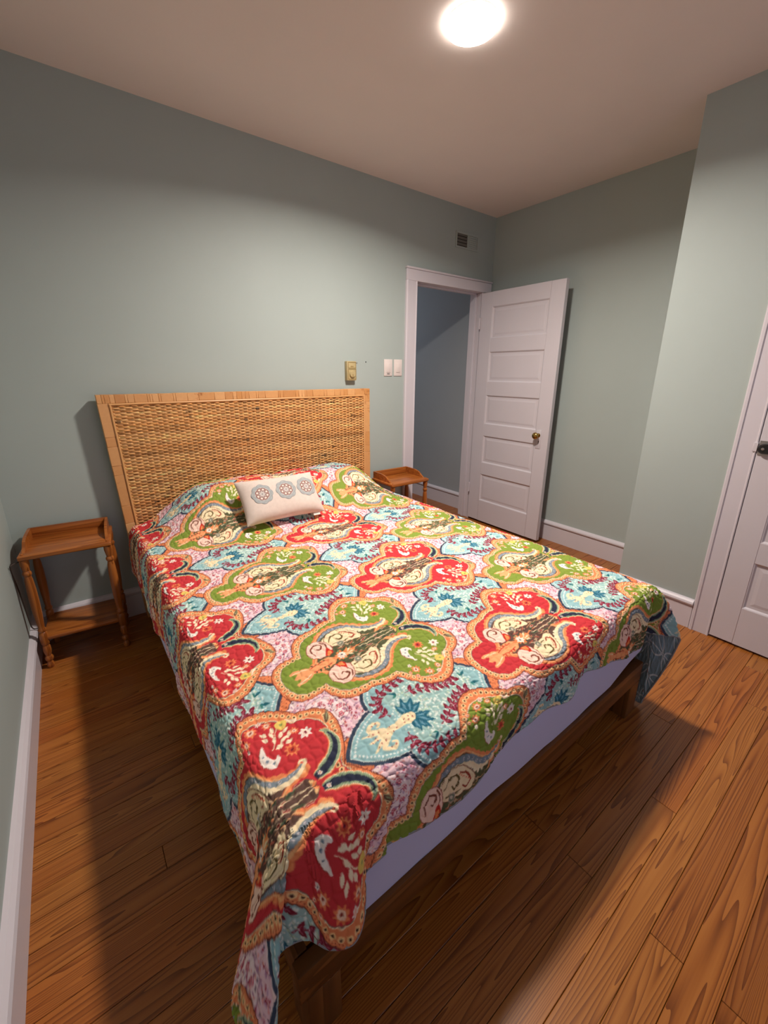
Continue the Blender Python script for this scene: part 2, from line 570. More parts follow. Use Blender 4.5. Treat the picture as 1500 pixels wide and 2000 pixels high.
# unseen fill light added to brighten the hall, round the corner from the doorway
hl = bpy.data.lights.new('hall_fill', 'POINT')
hl.energy = 8.0
hl.color = (0.9, 0.92, 1.0)
hl.shadow_soft_size = 0.12
ho = bpy.data.objects.new('hall_fill', hl)
COL.objects.link(ho)
ho.location = (2.55, 1.9, 1.9)

# ------------------------------------------------------------------ wall fittings
v = empty('wall_vent', (3.138, 0, 2.398), label='small two-part air register high on the wall above the doorway', cat='vent')
bm = bmesh.new()
for lo, hi in [((-0.132, -0.008, -0.058), (0.132, 0, -0.044)), ((-0.132, -0.008, 0.044), (0.132, 0, 0.058)), ((-0.132, -0.008, -0.044), (-0.118, 0, 0.044)), ((0.118, -0.008, -0.044), (0.132, 0, 0.044)), ((0.0, -0.008, -0.044), (0.014, 0, 0.044))]:
    add_box(bm, lo, hi, 0.0015)
bm_obj('vent_frame', bm, M_WALL, v, smooth=True)
box('vent_cavity', (-0.117, -0.0012, -0.043), (0.0, -0.0002, 0.043), M_DARK, v, label='dark open half')
for i in range(4):
    bm = bmesh.new()
    zc = -0.030 + i * 0.0225
    add_prism(bm, [(-0.0015, 0.010), (-0.0055, -0.009), (-0.0065, -0.009), (-0.0025, 0.010)], (-0.117, 0, zc), (-0.001, 0, zc), (0, 1, 0), (0, 0, 1))
    bm_obj('louver', bm, plain('louver_paint', (108, 106, 100), 0.6) if i == 0 else bpy.data.materials['louver_paint'], v)
bm = bmesh.new()
for i in range(6):
    add_box(bm, (0.015, -0.006, -0.043 + i * 0.0145), (0.117, -0.0005, -0.043 + i * 0.0145 + 0.0125), 0.001)
bm_obj('closed_shutter', bm, M_WALL, v, label='painted-over closed half')

th = empty('thermostat', (1.993, 0, 1.396), label='tan plastic thermostat on the wall above the headboard', cat='thermostat')
box('case', (-0.039, -0.034, -0.065), (0.039, 0, 0.066), M_TAN, th, 0.004, 2)
bm = bmesh.new()
for lo, hi in [((-0.031, -0.0362, 0.0195), (0.035, -0.0335, 0.022)), ((-0.031, -0.0362, 0.0575), (0.035, -0.0335, 0.060)), ((-0.031, -0.0362, 0.022), (-0.0285, -0.0335, 0.0575)), ((0.0325, -0.0362, 0.022), (0.035, -0.0335, 0.0575))]:
    add_box(bm, lo, hi)
bm_obj('display_bezel', bm, M_TAND, th)
box('scale_marks', (-0.010, -0.0352, 0.028), (0.014, -0.0338, 0.033), M_TAND, th)
bm = bmesh.new()
for lo, hi in [((-0.031, -0.0362, -0.056), (0.035, -0.0335, -0.0535)), ((-0.031, -0.0362, 0.0115), (0.035, -0.0335, 0.014)), ((-0.031, -0.0362, -0.0535), (-0.0285, -0.0335, 0.0115)), ((0.0325, -0.0362, -0.0535), (0.035, -0.0335, 0.0115))]:
    add_box(bm, lo, hi)
bm_obj('dial_bezel', bm, M_TAND, th)
bm = bmesh.new()
add_lathe(bm, [(0.0235, 0), (0.0235, 0.008), (0.021, 0.011), (0.0, 0.0115)], 28, Matrix.Translation((0.002, -0.034, -0.021)) @ Matrix.Rotation(math.radians(90), 4, 'X'))
dial = bm_obj('dial', bm, M_TAN, th, smooth=True)
box('dial_pointer', (0.0, -0.0475, -0.04), (0.004, -0.045, -0.022), M_TAND, dial)


def switch(x, lab, slot):
    s = empty('wall_switch', (x, 0, 1.421), label=lab, cat='light switch', group='switch plates by the doorway')
    box('plate', (-0.0395, -0.006, -0.061), (0.0395, 0, 0.061), M_PLASTIC, s, 0.0025, 2)
    r = box('rocker', (-0.018, -0.0095, -0.034), (0.018, -0.0055, 0.034), M_PLASTIC, s, 0.0018, 2)
    if slot: box('indicator_slot', (-0.012, -0.0075, -0.0475), (0.012, -0.0058, -0.043), M_DARK, s, label='dark indicator slot')
    else: box('indicator_slot', (-0.0165, -0.0102, -0.001), (0.0165, -0.009, 0.0005), M_PLASTIC, r)


switch(2.342, 'white switch plate with dark slot, farther from the door casing', True)
switch(2.437, 'plain white switch plate right beside the door casing', False)
for x, z, lab in ((2.057, 1.452, 'small grey screw in the wall right beside thermostat'), (2.137, 1.459, 'tiny dark screw in the wall between thermostat and switches')):
    bm = bmesh.new()
    add_lathe(bm, [(0.0042, 0), (0.0040, 0.002), (0.002, 0.003), (0.0, 0.003)], 10, Matrix.Translation((x, 0, z)) @ Matrix.Rotation(math.radians(90), 4, 'X'))
    bm_obj('wall_screw', bm, M_STEEL if x < 2.1 else M_DARK, None, smooth=True, label=lab, cat='screw')

# ------------------------------------------------------------------ bed frame with woven headboard
XL, XRB = 0.487, 2.073       # mattress sides
YFT = -2.10                  # foot
bed = empty('bed', (1.28, -1.1, 0), label='wooden bed frame with tall woven rattan headboard', cat='bed')


def bedp(o):
    o.parent = bed
    o.matrix_parent_inverse = Matrix.Translation((-1.28, 1.1, 0))
    return o


bedp(box('foot_rail', (XL + 0.005, YFT - 0.012, 0.158), (2.052, YFT + 0.02, 0.2455), M_RAIL, None, 0.004, 2))
bedp(box('side_rail', (XL + 0.012, YFT + 0.021, 0.158), (XL + 0.042, -0.10, 0.2455), M_RAILY, None, 0.004, 2))
bedp(box('side_rail', (XRB - 0.045, YFT + 0.021, 0.158), (XRB - 0.015, -0.10, 0.2455), M_RAILY, None, 0.004, 2))
for x0 in (XL + 0.02, 1.968):
    bm = bmesh.new()
    add_box(bm, (x0, YFT - 0.012, 0), (x0 + 0.082, YFT + 0.068, 0.157), 0.004, 2)
    bedp(bm_obj('leg', bm, M_RAILZ, None, smooth=True))
bm = bmesh.new()
add_box(bm, (1.24, -1.2, 0), (1.31, -1.13, 0.157), 0.004, 2)
bedp(bm_obj('leg', bm, M_RAILZ, None, smooth=True))
for i in range(8):
    ys = -0.28 - i * 0.235
    bedp(box('slat', (XL + 0.043, ys - 0.07, 0.225), (XRB - 0.046, ys, 0.2455), M_RAIL, None))

# headboard: core, wrapped cane strips, bead, woven cane panel
HX0, HX1, HZ = 0.449, 2.108, 1.274
k = NT('split_cane')
tc = k.n('ShaderNodeTexCoord')
oi = k.n('ShaderNodeObjectInfo')
tintr = k.ramp(oi.outputs['Random'], [(0.0, s2l((214, 156, 98))), (0.3, s2l((228, 176, 120))), (0.55, s2l((208, 148, 88))), (0.8, s2l((222, 168, 112))), (1.0, s2l((190, 128, 70)))])
grain = k.noise(tc.outputs['Object'], 55, 4, 0.65, 0.6)
spots = k.ramp(k.noise(tc.outputs['Object'], 16, 3, 0.7), [(0.62, (1, 1, 1)), (0.74, (0.6, 0.42, 0.28))])
k.l(k.mix(1.0, k.mix(k.math('MULTIPLY', grain, 0.3), tintr, s2l((150, 92, 44))), spots, 'MULTIPLY'), k.b.inputs['Base Color'])
k.b.inputs['Roughness'].default_value = 0.45
k.bump(grain, 0.2, 0.001)
M_CANE = k.m
M_CANECORE = plain('headboard_core', (96, 58, 28), 0.8)
hb = bedp(box('headboard', (HX0 + 0.004, -0.084, 0.0), (HX1 - 0.004, -0.032, HZ - 0.004), M_CANECORE, None, label='tall headboard of woven rattan in a cane-wrapped frame'))


def sub(o):
    o.parent = hb
    o.matrix_parent_inverse = hb.matrix_world.inverted() if False else Matrix.Identity(4)
    return o


# (headboard geometry is in world coordinates, so children use the same frame)
hb.matrix_parent_inverse = Matrix.Translation((-1.28, 1.1, 0))
x = HX0
TF = 0.041
first = True
while x < HX1 - 0.005:
    wd = random.choice([0.012, 0.022, 0.03, 0.045, 0.06, 0.085])
    if HX1 - (x + wd) < 0.02: wd = HX1 - x
    bm = bmesh.new()
    dz = random.uniform(0, 0.0012)
    add_box(bm, (x + 0.0004, -0.0885 - dz, HZ - TF), (x + wd - 0.0004, -0.028, HZ + dz), 0.0012, 1)
    sub(bm_obj('cane_strip', bm, M_CANE, None, smooth=True))
    x += wd
for x0, x1 in ((HX0, HX0 + 0.046), (HX1 - 0.046, HX1)):
    z = HZ - TF
    while z > 0.02:
        h = random.choice([0.05, 0.1, 0.17, 0.24])
        h = min(h, z)
        bm = bmesh.new()
        dz = random.uniform(0, 0.001)
        add_box(bm, (x0 - dz, -0.0885 - dz, z - h + 0.0003), (x1 + dz, -0.028, z - 0.0003), 0.0014, 1)
        sub(bm_obj('cane_strip', bm, M_CANE, None, smooth=True))
        z -= h
bm = bmesh.new()
bz = HZ - TF - 0.006
add_tube(bm, [(HX0 + 0.047, -0.090, bz)] + [(x_, -0.090, bz + random.uniform(-.0006, .0006)) for x_ in np.linspace(HX0 + 0.1, HX1 - 0.1, 14)] + [(HX1 - 0.047, -0.090, bz)], 0.0056, 8)
for xx in (HX0 + 0.0525, HX1 - 0.0525):
    add_tube(bm, [(xx + random.uniform(-.0005, .0005), -0.090, z_) for z_ in np.linspace(bz + 0.004, 0.3, 12)], 0.0056, 8)
sub(bm_obj('bead', bm, plain('pale_cane', (218, 164, 106), 0.4), None, smooth=True, label='pale cane bead around the woven panel'))

# woven panel: horizontal strands passing over and under upright stakes
px0, px1, pz0, pz1 = HX0 + 0.059, HX1 - 0.059, 0.42, HZ - TF - 0.012
RP, SP = 0.0088, 0.0265
nr = int((pz1 - pz0) / RP)
nx = int((px1 - px0) / SP * 6) + 1
X = np.linspace(px0, px1, nx)
prof = np.array([(-0.5, 0.0), (-0.28, 1.0), (0.28, 1.0), (0.5, 0.0)])
verts, cols, tris = [], [], []
stake_ph = np.cumsum(rng.uniform(0.85, 1.15, 200))
sx = np.interp(X, px0 + SP * np.arange(200), stake_ph)
base_v = 0
pal = np.array([(228, 172, 110), (222, 162, 98), (234, 180, 118), (212, 150, 88), (224, 166, 104)], float)
band = np.convolve(rng.normal(0, 1, nr + 12), np.ones(5) / 5, 'same')[:nr]
for r in range(nr):
    zc = pz1 - (r + 0.5) * RP + rng.normal(0, 0.0003)
    wave = np.sin(np.pi * sx + np.pi * (r % 2))
    env = np.clip(wave * 1.6, -1, 1)
    c0 = pal[rng.integers(0, 5)] * (1 + 0.06 * band[r])
    seg = np.repeat(rng.normal(0, 0.055, nx // 6 + 2), 6)[:nx]
    long = np.interp(np.arange(nx), np.linspace(0, nx, 12), rng.normal(0, 0.07, 12))
    dark = np.repeat((rng.random(nx // 6 + 2) < 0.012) * 0.45, 6)[:nx]
    mul = 1 + seg + long - dark
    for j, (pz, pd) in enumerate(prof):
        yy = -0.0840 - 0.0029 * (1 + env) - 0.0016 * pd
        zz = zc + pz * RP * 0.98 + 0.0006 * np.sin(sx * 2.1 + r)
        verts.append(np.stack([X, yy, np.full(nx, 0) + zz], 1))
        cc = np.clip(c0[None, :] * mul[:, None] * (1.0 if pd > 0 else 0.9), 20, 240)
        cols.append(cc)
    for j in range(3):
        a = base_v + j * nx + np.arange(nx - 1)
        b = a + nx
        tris.append(np.stack([a, a + 1, b + 1], 1))
        tris.append(np.stack([a, b + 1, b], 1))
    base_v += 4 * nx


def np_mesh(name, V, T, C=None):
    V = np.ascontiguousarray(V, np.float32)
    T = np.ascontiguousarray(T, np.int32)
    me = bpy.data.meshes.new(name)
    me.vertices.add(len(V))
    me.vertices.foreach_set('co', V.ravel())
    me.loops.add(T.size)
    me.loops.foreach_set('vertex_index', T.ravel())
    me.polygons.add(len(T))
    me.polygons.foreach_set('loop_start', np.arange(0, T.size, 3, dtype=np.int32))
    me.polygons.foreach_set('loop_total', np.full(len(T), 3, np.int32))
    me.polygons.foreach_set('use_smooth', np.ones(len(T), bool))
    me.update(calc_edges=True)
    if C is not None:
        at = me.color_attributes.new('Col', 'BYTE_COLOR', 'POINT')
        rgba = np.ones((len(V), 4), np.float32)
        rgba[:, :3] = np.clip(np.asarray(C) / 255.0, 0, 1)
        at.data.foreach_set('color_srgb', rgba.ravel())
    return me


Tn = np.vstack(tris)[:, ::-1]
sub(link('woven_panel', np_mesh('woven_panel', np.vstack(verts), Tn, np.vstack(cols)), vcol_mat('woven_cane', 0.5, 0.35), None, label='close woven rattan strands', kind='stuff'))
bm = bmesh.new()
q = int(200)
for i in range(200):
    xs = float(np.interp(i, stake_ph, px0 + SP * np.arange(200)))
    if xs < px0 + 0.005 or xs > px1 - 0.005 or i % 1: continue
    add_tube(bm, [(xs, -0.0866, pz0), (xs, -0.0866, pz1)], 0.0019, 5)
sub(bm_obj('stakes', bm, M_CANE, None, smooth=True, kind='stuff', label='upright stakes of the weave'))

# the old headboard is a little out of square: its left side runs in towards the floor
for o_ in [hb] + list(hb.children):
    if o_.get('racked') is None and not o_.data.get('racked'):
        o_.data['racked'] = 1
        n_ = len(o_.data.vertices)
        co = np.empty(n_ * 3, np.float32)
        o_.data.vertices.foreach_get('co', co)
        co = co.reshape(-1, 3)
        co[:, 0] += 0.042 * (HZ - co[:, 2]) * np.clip((1.28 - co[:, 0]) / 0.83, 0, 1)
        o_.data.vertices.foreach_set('co', co.ravel())
        o_.data.update()

# ------------------------------------------------------------------ mattress under a white sheet
bm = bmesh.new()
nxm, nym = 40, 50
add_box(bm, (XL, YFT + 0.0, 0.250), (XRB, -0.095, 0.566))
bmesh.ops.bevel(bm, geom=[e for e in bm.edges if max(v.co.z for v in e.verts) > 0.5], offset=0.045, segments=4, affect='EDGES', profile=0.5)
bmesh.ops.subdivide_edges(bm, edges=[e for e in bm.edges if e.calc_length() > 0.25], cuts=30, use_grid_fill=True)
for vtx in bm.verts:
    c = vtx.co
    k_ = max(0.0, (0.50 - c.z) / 0.25)
    up = 0.006 * math.sin(c.x * 9 + c.y * 7) + 0.004 * math.sin(c.x * 23 + c.y * 17)
    if c.y < -1.95 and c.x < 0.60: up += 0.07 * min(1, (0.60 - c.x) / 0.05) * min(1, (-1.95 - c.y) / 0.06)
    if c.y < -1.95 and c.x > 1.80: up += min(0.06, (c.x - 1.80) * 0.28) * min(1, (-1.95 - c.y) / 0.06)
    c.z += max(up, -0.004) * k_
bm_obj('mattress', bm, M_SHEET, None, smooth=True, label='mattress in a white sheet, showing below the quilt', cat='mattress')


# ------------------------------------------------------------------ quilt print, painted as numbers on a repeat tile (metres -> colour)
PXM = 0.0008
TU, TV = 0.4667 * 2, 0.5855
NU, NV = int(round(TU / PXM)), int(round(TV / PXM))
tile = np.zeros((NV, NU, 3), np.float32)
ORANGE, ORL, CREAM, RED, GREEN = (232, 138, 92), (242, 172, 118), (246, 226, 186), (200, 58, 64), (130, 150, 62)
BLUE, NAVY, TEAL, MAROON, PINK, WHITE = (150, 192, 196), (58, 72, 92), (44, 106, 128), (132, 38, 58), (238, 208, 212), (246, 236, 226)
DKG, GREY, LILAC, DOT = (74, 88, 62), (128, 142, 152), (186, 140, 172), (60, 34, 34)


def fill(pts, col, alpha=1.0):
    """scan-line fill of a closed polygon given in metres, wrapping round the tile"""
    P = np.asarray(pts, float) / PXM
    r0, r1 = int(math.floor(P[:, 1].min())), int(math.ceil(P[:, 1].max()))
    Q = np.roll(P, -1, 0)
    col = np.asarray(col, np.float32)
    for r in range(r0, r1 + 1):
        yv = r + 0.5
        m = (P[:, 1] <= yv) != (Q[:, 1] <= yv)
        if not m.any(): continue
        a, b = P[m], Q[m]
        xs = np.sort(a[:, 0] + (yv - a[:, 1]) * (b[:, 0] - a[:, 0]) / (b[:, 1] - a[:, 1]))
        for x0, x1 in zip(xs[::2], xs[1::2]):
            i0, i1 = int(round(x0)), int(round(x1))
            if i1 <= i0: continue
            idx = np.arange(i0, i1) % NU
            rr = r % NV
            tile[rr, idx] = tile[rr, idx] * (1 - alpha) + col * alpha


class Motif:
    def __init__(self, cu, cv, mir=1, rot=0.0):
        self.cu, self.cv, self.mir = cu, cv, mir
        self.c, self.s = math.cos(rot), math.sin(rot)

    def tr(self, pts):
        P = np.asarray(pts, float) / 1000.0
        x, y = P[:, 0], P[:, 1] * self.mir
        return np.stack([self.cu + x * self.c - y * self.s, self.cv + x * self.s + y * self.c], 1)

    def blob(self, pts, col, n=None, smooth=True):
        P = np.asarray(pts, float)
        if smooth:
            k_ = len(P)
            P = spline(np.vstack([P, P[:1]]), k_ * 7)[:-1] if False else closed(P, 7)
        fill(self.tr(P), col)

    def stroke(self, pts, wd, col, taper=None, n=40):
        P = spline(pts, n) if len(pts) > 2 else np.linspace(pts[0], pts[1], n)
        d = np.gradient(P, axis=0)
        d /= (np.linalg.norm(d, axis=1, keepdims=True) + 1e-9)
        nr_ = np.stack([-d[:, 1], d[:, 0]], 1)
        wv = np.full(len(P), wd / 2.0) if taper is None else np.interp(np.linspace(0, 1, len(P)), np.linspace(0, 1, len(taper)), taper) * wd / 2
        L = P + nr_ * wv[:, None]
        R = P - nr_ * wv[:, None]
        T = self.tr(np.vstack([L, R[::-1]]))
        fill(T, col)

    def disc(self, x, y, r, col, ry=None, rot=0.0, n=14):
        t = np.linspace(0, 2 * np.pi, n, endpoint=False)
        ry = r if ry is None else ry
        a, b = r * np.cos(t), ry * np.sin(t)
        fill(self.tr(np.stack([x + a * math.cos(rot) - b * math.sin(rot), y + a * math.sin(rot) + b * math.cos(rot)], 1)), col)

    def leaf(self, x, y, ln, wd, ang, col):
        t = np.linspace(0, 1, 7)
        w_ = np.sin(np.pi * t ** 0.8) * wd / 2
        P = np.vstack([np.stack([t * ln, w_], 1), np.stack([t[::-1] * ln, -w_[::-1]], 1)])
        ca, sa = math.cos(ang), math.sin(ang)
        fill(self.tr(np.stack([x + P[:, 0] * ca - P[:, 1] * sa, y + P[:, 0] * sa + P[:, 1] * ca], 1)), col)

    def flower(self, x, y, r, col, core, n=7, dot=None):
        t = np.linspace(0, 2 * np.pi, n * 6, endpoint=False)
        rr = r * (0.80 + 0.20 * np.cos(n * t))
        fill(self.tr(np.stack([x + rr * np.cos(t), y + rr * np.sin(t)], 1)), col)
        self.disc(x, y, r * 0.5, core)
        if dot: self.disc(x, y, r * 0.2, dot)


def closed(P, k_=7):
    P = np.asarray(P, float)
    n = len(P)
    out = []
    for i in range(n):
        a, b, c, d = P[i - 1], P[i], P[(i + 1) % n], P[(i + 2) % n]
        for t in np.linspace(0, 1, k_, endpoint=False):
            out.append(0.5 * (2 * b + (c - a) * t + (2 * a - 5 * b + 4 * c - d) * t * t + (3 * b - a - 3 * c + d) * t ** 3))
    return np.array(out)


def resample(P, step):
    P = np.vstack([P, P[:1]])
    d = np.r_[0, np.cumsum(np.linalg.norm(np.diff(P, axis=0), axis=1))]
    n = max(3, int(d[-1] / step))
    u = np.linspace(0, d[-1], n, endpoint=False)
    return np.stack([np.interp(u, d, P[:, 0]), np.interp(u, d, P[:, 1])], 1)


def offset(P, dist):
    """shift a closed outline inwards (positive) along its normals"""
    d = np.roll(P, -1, 0) - np.roll(P, 1, 0)
    d /= (np.linalg.norm(d, axis=1, keepdims=True) + 1e-9)
    area = 0.5 * np.sum(P[:, 0] * np.roll(P[:, 1], -1) - np.roll(P[:, 0], -1) * P[:, 1])
    n = np.stack([-d[:, 1], d[:, 0]], 1) * (1 if area > 0 else -1)
    return P + n * dist


def half_outline(arcs):
    """outline from cusp points joined by outward arcs (bulge as a share of chord); mirrored in v"""
    out = []
    for (p, q, bul) in arcs:
        p, q = np.array(p, float), np.array(q, float)
        d = q - p
        nrm = np.array([-d[1], d[0]])
        t = np.linspace(0, 1, 14, endpoint=False)[:, None]
        out.append(p + d * t + nrm * (4 * bul * t * (1 - t)))
    H_ = np.vstack(out + [np.array([arcs[-1][1]], float)])
    M_ = H_[::-1] * np.array([1, -1])
    return np.vstack([H_, M_[1:-1]])


# medallion outline: cusps along the upper half (from tail tip to head notch)
A_OUT = half_outline([((-204, 0), (-112, 84), 0.30), ((-112, 84), (-8, 158), 0.24), ((-8, 158), (66, 172), 0.10), ((66, 172), (262, 192), 0.40),
                      ((262, 192), (322, 92), 0.28), ((322, 92), (272, 0), 0.05)])
A_IN = half_outline([((-184, 0), (-96, 66), 0.30), ((-96, 66), (0, 138), 0.22), ((0, 138), (80, 152), 0.10), ((80, 152), (240, 172), 0.40),
                     ((240, 172), (296, 100), 0.24), ((296, 100), (268, 0), 0.03)])
B_OUT = half_outline([((-176, 0), (-62, 72), 0.10), ((-62, 72), (-28, 142), 0.14), ((-28, 142), (120, 132), -0.02), ((120, 132), (210, 90), 0.06), ((210, 90), (276, 0), -0.06)])


def medallion(cu, cv, field, dkfield):
    P = resample(A_OUT, 3)
    fill(Motif(cu, cv).tr(offset(P, -2.5)), (120, 60, 50))
    fill(Motif(cu, cv).tr(P), ORANGE)
    m = Motif(cu, cv)
    fill(m.tr(offset(P, 3.0)), ORL)
    fill(m.tr(offset(P, 5.5)), ORANGE)
    fill(m.tr(offset(resample(A_IN, 3), -4.0)), CREAM)
    fill(m.tr(offset(resample(A_IN, 3), -1.6)), (120, 104, 96))
    fill(m.tr(A_IN), field)
    # eyes along the border
    mid = resample((resample(A_OUT, 3) + 0) if False else offset(P, 12.5), 15)
    for (x_, y_) in mid:
        if x_ > 268 and abs(y_) < 75: continue
        m.disc(x_, y_, 6.4, (249, 208, 150))
        m.disc(x_, y_, 2.5, DOT)
    for (x_, y_) in resample(offset(P, 4.2), 6.0):
        m.disc(x_, y_, 1.3, (168, 60, 44))
    for mir in (1, -1):
        h = Motif(cu, cv, mir)
        # crest behind the cream petals, frilled
        C_ = closed([(-88, 0), (-74, 34), (-52, 84), (-16, 122), (30, 138), (76, 132), (108, 102), (138, 74), (176, 58), (204, 60), (212, 44), (200, 34), (176, 34), (150, 20), (140, 0)], 6)
        fr = resample(C_, 3.0)
        u_ = np.arange(len(fr)) * 3.0
        fo = offset(fr, 0)
        dd = offset(fr, -1) - fr
        fr = fr + dd * (3.2 * np.abs(np.sin(u_ * np.pi / 21)) + 1)[:, None]
        fill(h.tr(fr), (238, 142, 92))
        fill(h.tr(offset(C_, 4)), (244, 180, 124))
        fill(h.tr(offset(C_, 9)), (186, 96, 66))
        fill(h.tr(offset(C_, 11)), dkfield)
        rs = np.random.default_rng(8)
        for _ in range(46):
            x_, y_ = rs.uniform(-60, 150), rs.uniform(4, 84)
            h.leaf(x_, y_, rs.uniform(12, 24), rs.uniform(3, 6), rs.uniform(-0.6, 0.9), [(150, 158, 112), (206, 176, 140), (70, 82, 60), (196, 104, 84)][rs.integers(0, 4)]) if (x_ - 40) ** 2 / 100 ** 2 + y_ ** 2 / 88 ** 2 < 1 else None
        # grey band and white frilled scroll
        h.stroke([(-36, 88), (2, 112), (44, 119), (84, 104), (112, 74), (150, 52), (188, 52), (206, 60)], 15, GREY, [0.3, 0.8, 1, 1, 1, 0.9, 0.7, 0.3])
        for t in np.linspace(0.06, 0.9, 15):
            q_ = spline([(-36, 88), (2, 112), (44, 119), (84, 104), (112, 74), (150, 52), (188, 52), (206, 60)], 60)[int(t * 59)]
            h.disc(q_[0], q_[1], 3.4, (212, 206, 208)); h.disc(q_[0], q_[1], 1.4, NAVY)
        h.stroke([(-20, 84), (30, 106), (80, 92), (106, 62), (146, 42), (184, 42), (200, 50), (214, 62), (206, 70), (199, 63)], 11, CREAM, [0.6, 1, 1.0, 1.1, 0.9, 0.9, 0.8, 0.7, 0.6, 0.4])
        for t in np.linspace(0.05, 0.7, 11):
            q_ = spline([(-20, 80), (30, 101), (78, 87), (102, 58), (146, 38), (184, 38)], 60)[int(t * 59)]
            h.disc(q_[0], q_[1], 5.5, (250, 236, 200))
        # big cream petal with scroll
        pet = [(-12, 56), (-8, 90), (22, 110), (60, 102), (90, 68), (100, 38), (84, 28), (60, 36), (34, 38), (8, 42)]
        h.blob(pet, (120, 70, 50)); fill(h.tr(offset(closed(pet), 1.8)), CREAM)
        h.stroke([(0, 72), (18, 90), (42, 88), (48, 70), (34, 62), (26, 72)], 5, (96, 78, 40), [0.5, 1, 1, 1, 0.6])
        h.stroke([(50, 92), (72, 76), (82, 54), (70, 46), (60, 54)], 5, (150, 56, 40), [0.5, 1, 1, 0.6])
        h.stroke([(4, 56), (20, 54), (36, 48), (56, 48)], 3.4, (96, 78, 40))
        h.disc(26, 46, 12, (190, 168, 150)); h.disc(26, 46, 9, (120, 132, 112)); h.disc(26, 46, 4, (216, 200, 180))
        for t in np.linspace(0, 1, 8):
            h.disc(50 + 36 * t, 88 - 38 * t, 1.8, (222, 96, 66))
        # pink-cream side petal
        pet = [(-74, 44), (-76, 76), (-54, 102), (-22, 96), (-4, 66), (-6, 38), (-28, 24), (-54, 26)]
        h.blob(pet, (150, 70, 60)); fill(h.tr(offset(closed(pet), 1.8)), (250, 214, 196))
        h.stroke([(-60, 46), (-62, 74), (-44, 88), (-26, 76), (-36, 62), (-46, 68)], 5, (120, 60, 44), [0.5, 1, 1, 1, 0.5])
        h.stroke([(-24, 90), (-14, 70), (-20, 50)], 4.0, (120, 60, 44))
        h.blob([(-38, 24), (-26, 46), (-18, 54), (-12, 40), (-14, 24)], (200, 50, 40))
        h.blob([(-32, 24), (-25, 38), (-18, 42), (-17, 26)], (240, 150, 90))
        # tail "fish"
        h.blob([(-30, -2), (-34, 18), (-70, 20), (-98, 14), (-112, 22), (-148, 30), (-158, 22), (-140, 12), (-148, -2)], (242, 168, 116))
        h.stroke([(-40, 10), (-70, 12), (-100, 8)], 3.0, (196, 66, 48))
        h.stroke([(-108, 12), (-132, 20), (-150, 22)], 3.0, CREAM)
        for t in range(4):
            h.leaf(-52 - t * 13, 10, 11, 5, 1.9, DKG if field[1] > 100 else (206, 70, 50))
        # dark peacock plumage along the head
        h.blob([(54, -2), (60, 22), (88, 30), (120, 28), (154, 20), (184, 26), (198, 20), (196, -2)], dkfield)
        for t in range(6):
            x_ = 56 + t * 21
            h.leaf(x_, 4 + (t % 3) * 9, 30, 9, 0.35 - 0.12 * (t % 3), (196, 170, 140) if t % 2 else (92, 104, 76))
            h.leaf(x_ + 5, 5 + (t % 3) * 9, 20, 4.5, 0.35 - 0.12 * (t % 3), (150, 42, 50) if t % 2 else (60, 66, 60))
        h.stroke([(60, 2), (110, 8), (160, 8), (200, 3)], 2.2, CREAM)
        h.stroke([(70, 22), (110, 28), (150, 20)], 1.8, (230, 170, 120))
        # navy paisleys of the head
        pl = [(212, 15), (236, 19), (262, 30), (282, 48), (293, 72), (291, 98), (280, 112)]
        h.stroke(pl, 36, (236, 128, 80), [0.5, 1.0, 1.0, 0.9, 0.75, 0.55, 0.3])
        h.stroke(pl, 31, CREAM, [0.5, 1.0, 1.0, 0.9, 0.72, 0.5, 0.2])
        h.stroke(pl, 27, (148, 170, 136), [0.5, 1.0, 1.0, 0.9, 0.7, 0.45, 0.15])
        h.stroke(pl[:-1], 16, (48, 52, 72), [0.75, 1.1, 1.0, 0.8, 0.55, 0.2])
        for t in np.linspace(0.12, 0.9, 9):
            q_ = spline(pl, 50)[int(t * 49)]
            h.disc(q_[0] - 7 * math.cos(1.0 - t), q_[1] + 7, 1.4, DKG)
        h.flower(224, 17, 6.2, WHITE, (216, 170, 150), 6)
        # bow between the head paisleys
        h.leaf(204, 4, 16, 8, 2.2, (248, 200, 140)); h.leaf(196, 2, 15, 7, 0.4, (240, 150, 96))
        # lobe filling: white paisley, sprays of cream leaves, flowers
        lobe = [(146, 92), (137, 110), (140, 132), (150, 150), (157, 156), (156, 138), (156, 120), (166, 108), (174, 113), (178, 105), (170, 94), (158, 88)]
        h.blob(lobe, WHITE); h.disc(150, 112, 3.2, (110, 130, 150)); h.disc(148, 128, 2.6, (110, 130, 150)); h.disc(160, 100, 3, (110, 130, 150)); h.stroke([(150, 150), (140, 132), (137, 110), (146, 92)], 1.6, (150, 60, 50))
        for (x_, y_, a_) in [(176, 128, 0.5), (186, 124, 1.1), (192, 140, 0.4), (180, 146, 1.2), (196, 154, 0.8), (186, 164, 1.7), (204, 146, 0.1), (172, 160, 2.1), (200, 130, 0.2), (210, 162, 0.6), (190, 176, 1.4), (176, 176, 2.2)]:
            h.leaf(x_ + 2, y_ - 1, 21, 9.5, a_, (250, 234, 202))
        h.stroke([(170, 130), (186, 148), (196, 172), (214, 190)], 2.2, (250, 232, 196))
        h.blob([(204, 182), (214, 172), (228, 178), (232, 192), (220, 200), (206, 196)], (236, 206, 110)); h.disc(218, 187, 4, (150, 160, 96))
        h.stroke([(232, 196), (240, 184), (250, 176), (256, 182)], 6, (250, 232, 206), [0.4, 1, 0.8, 0.4])
        h.disc(222, 152, 7, (250, 226, 196), 5, 0.8)
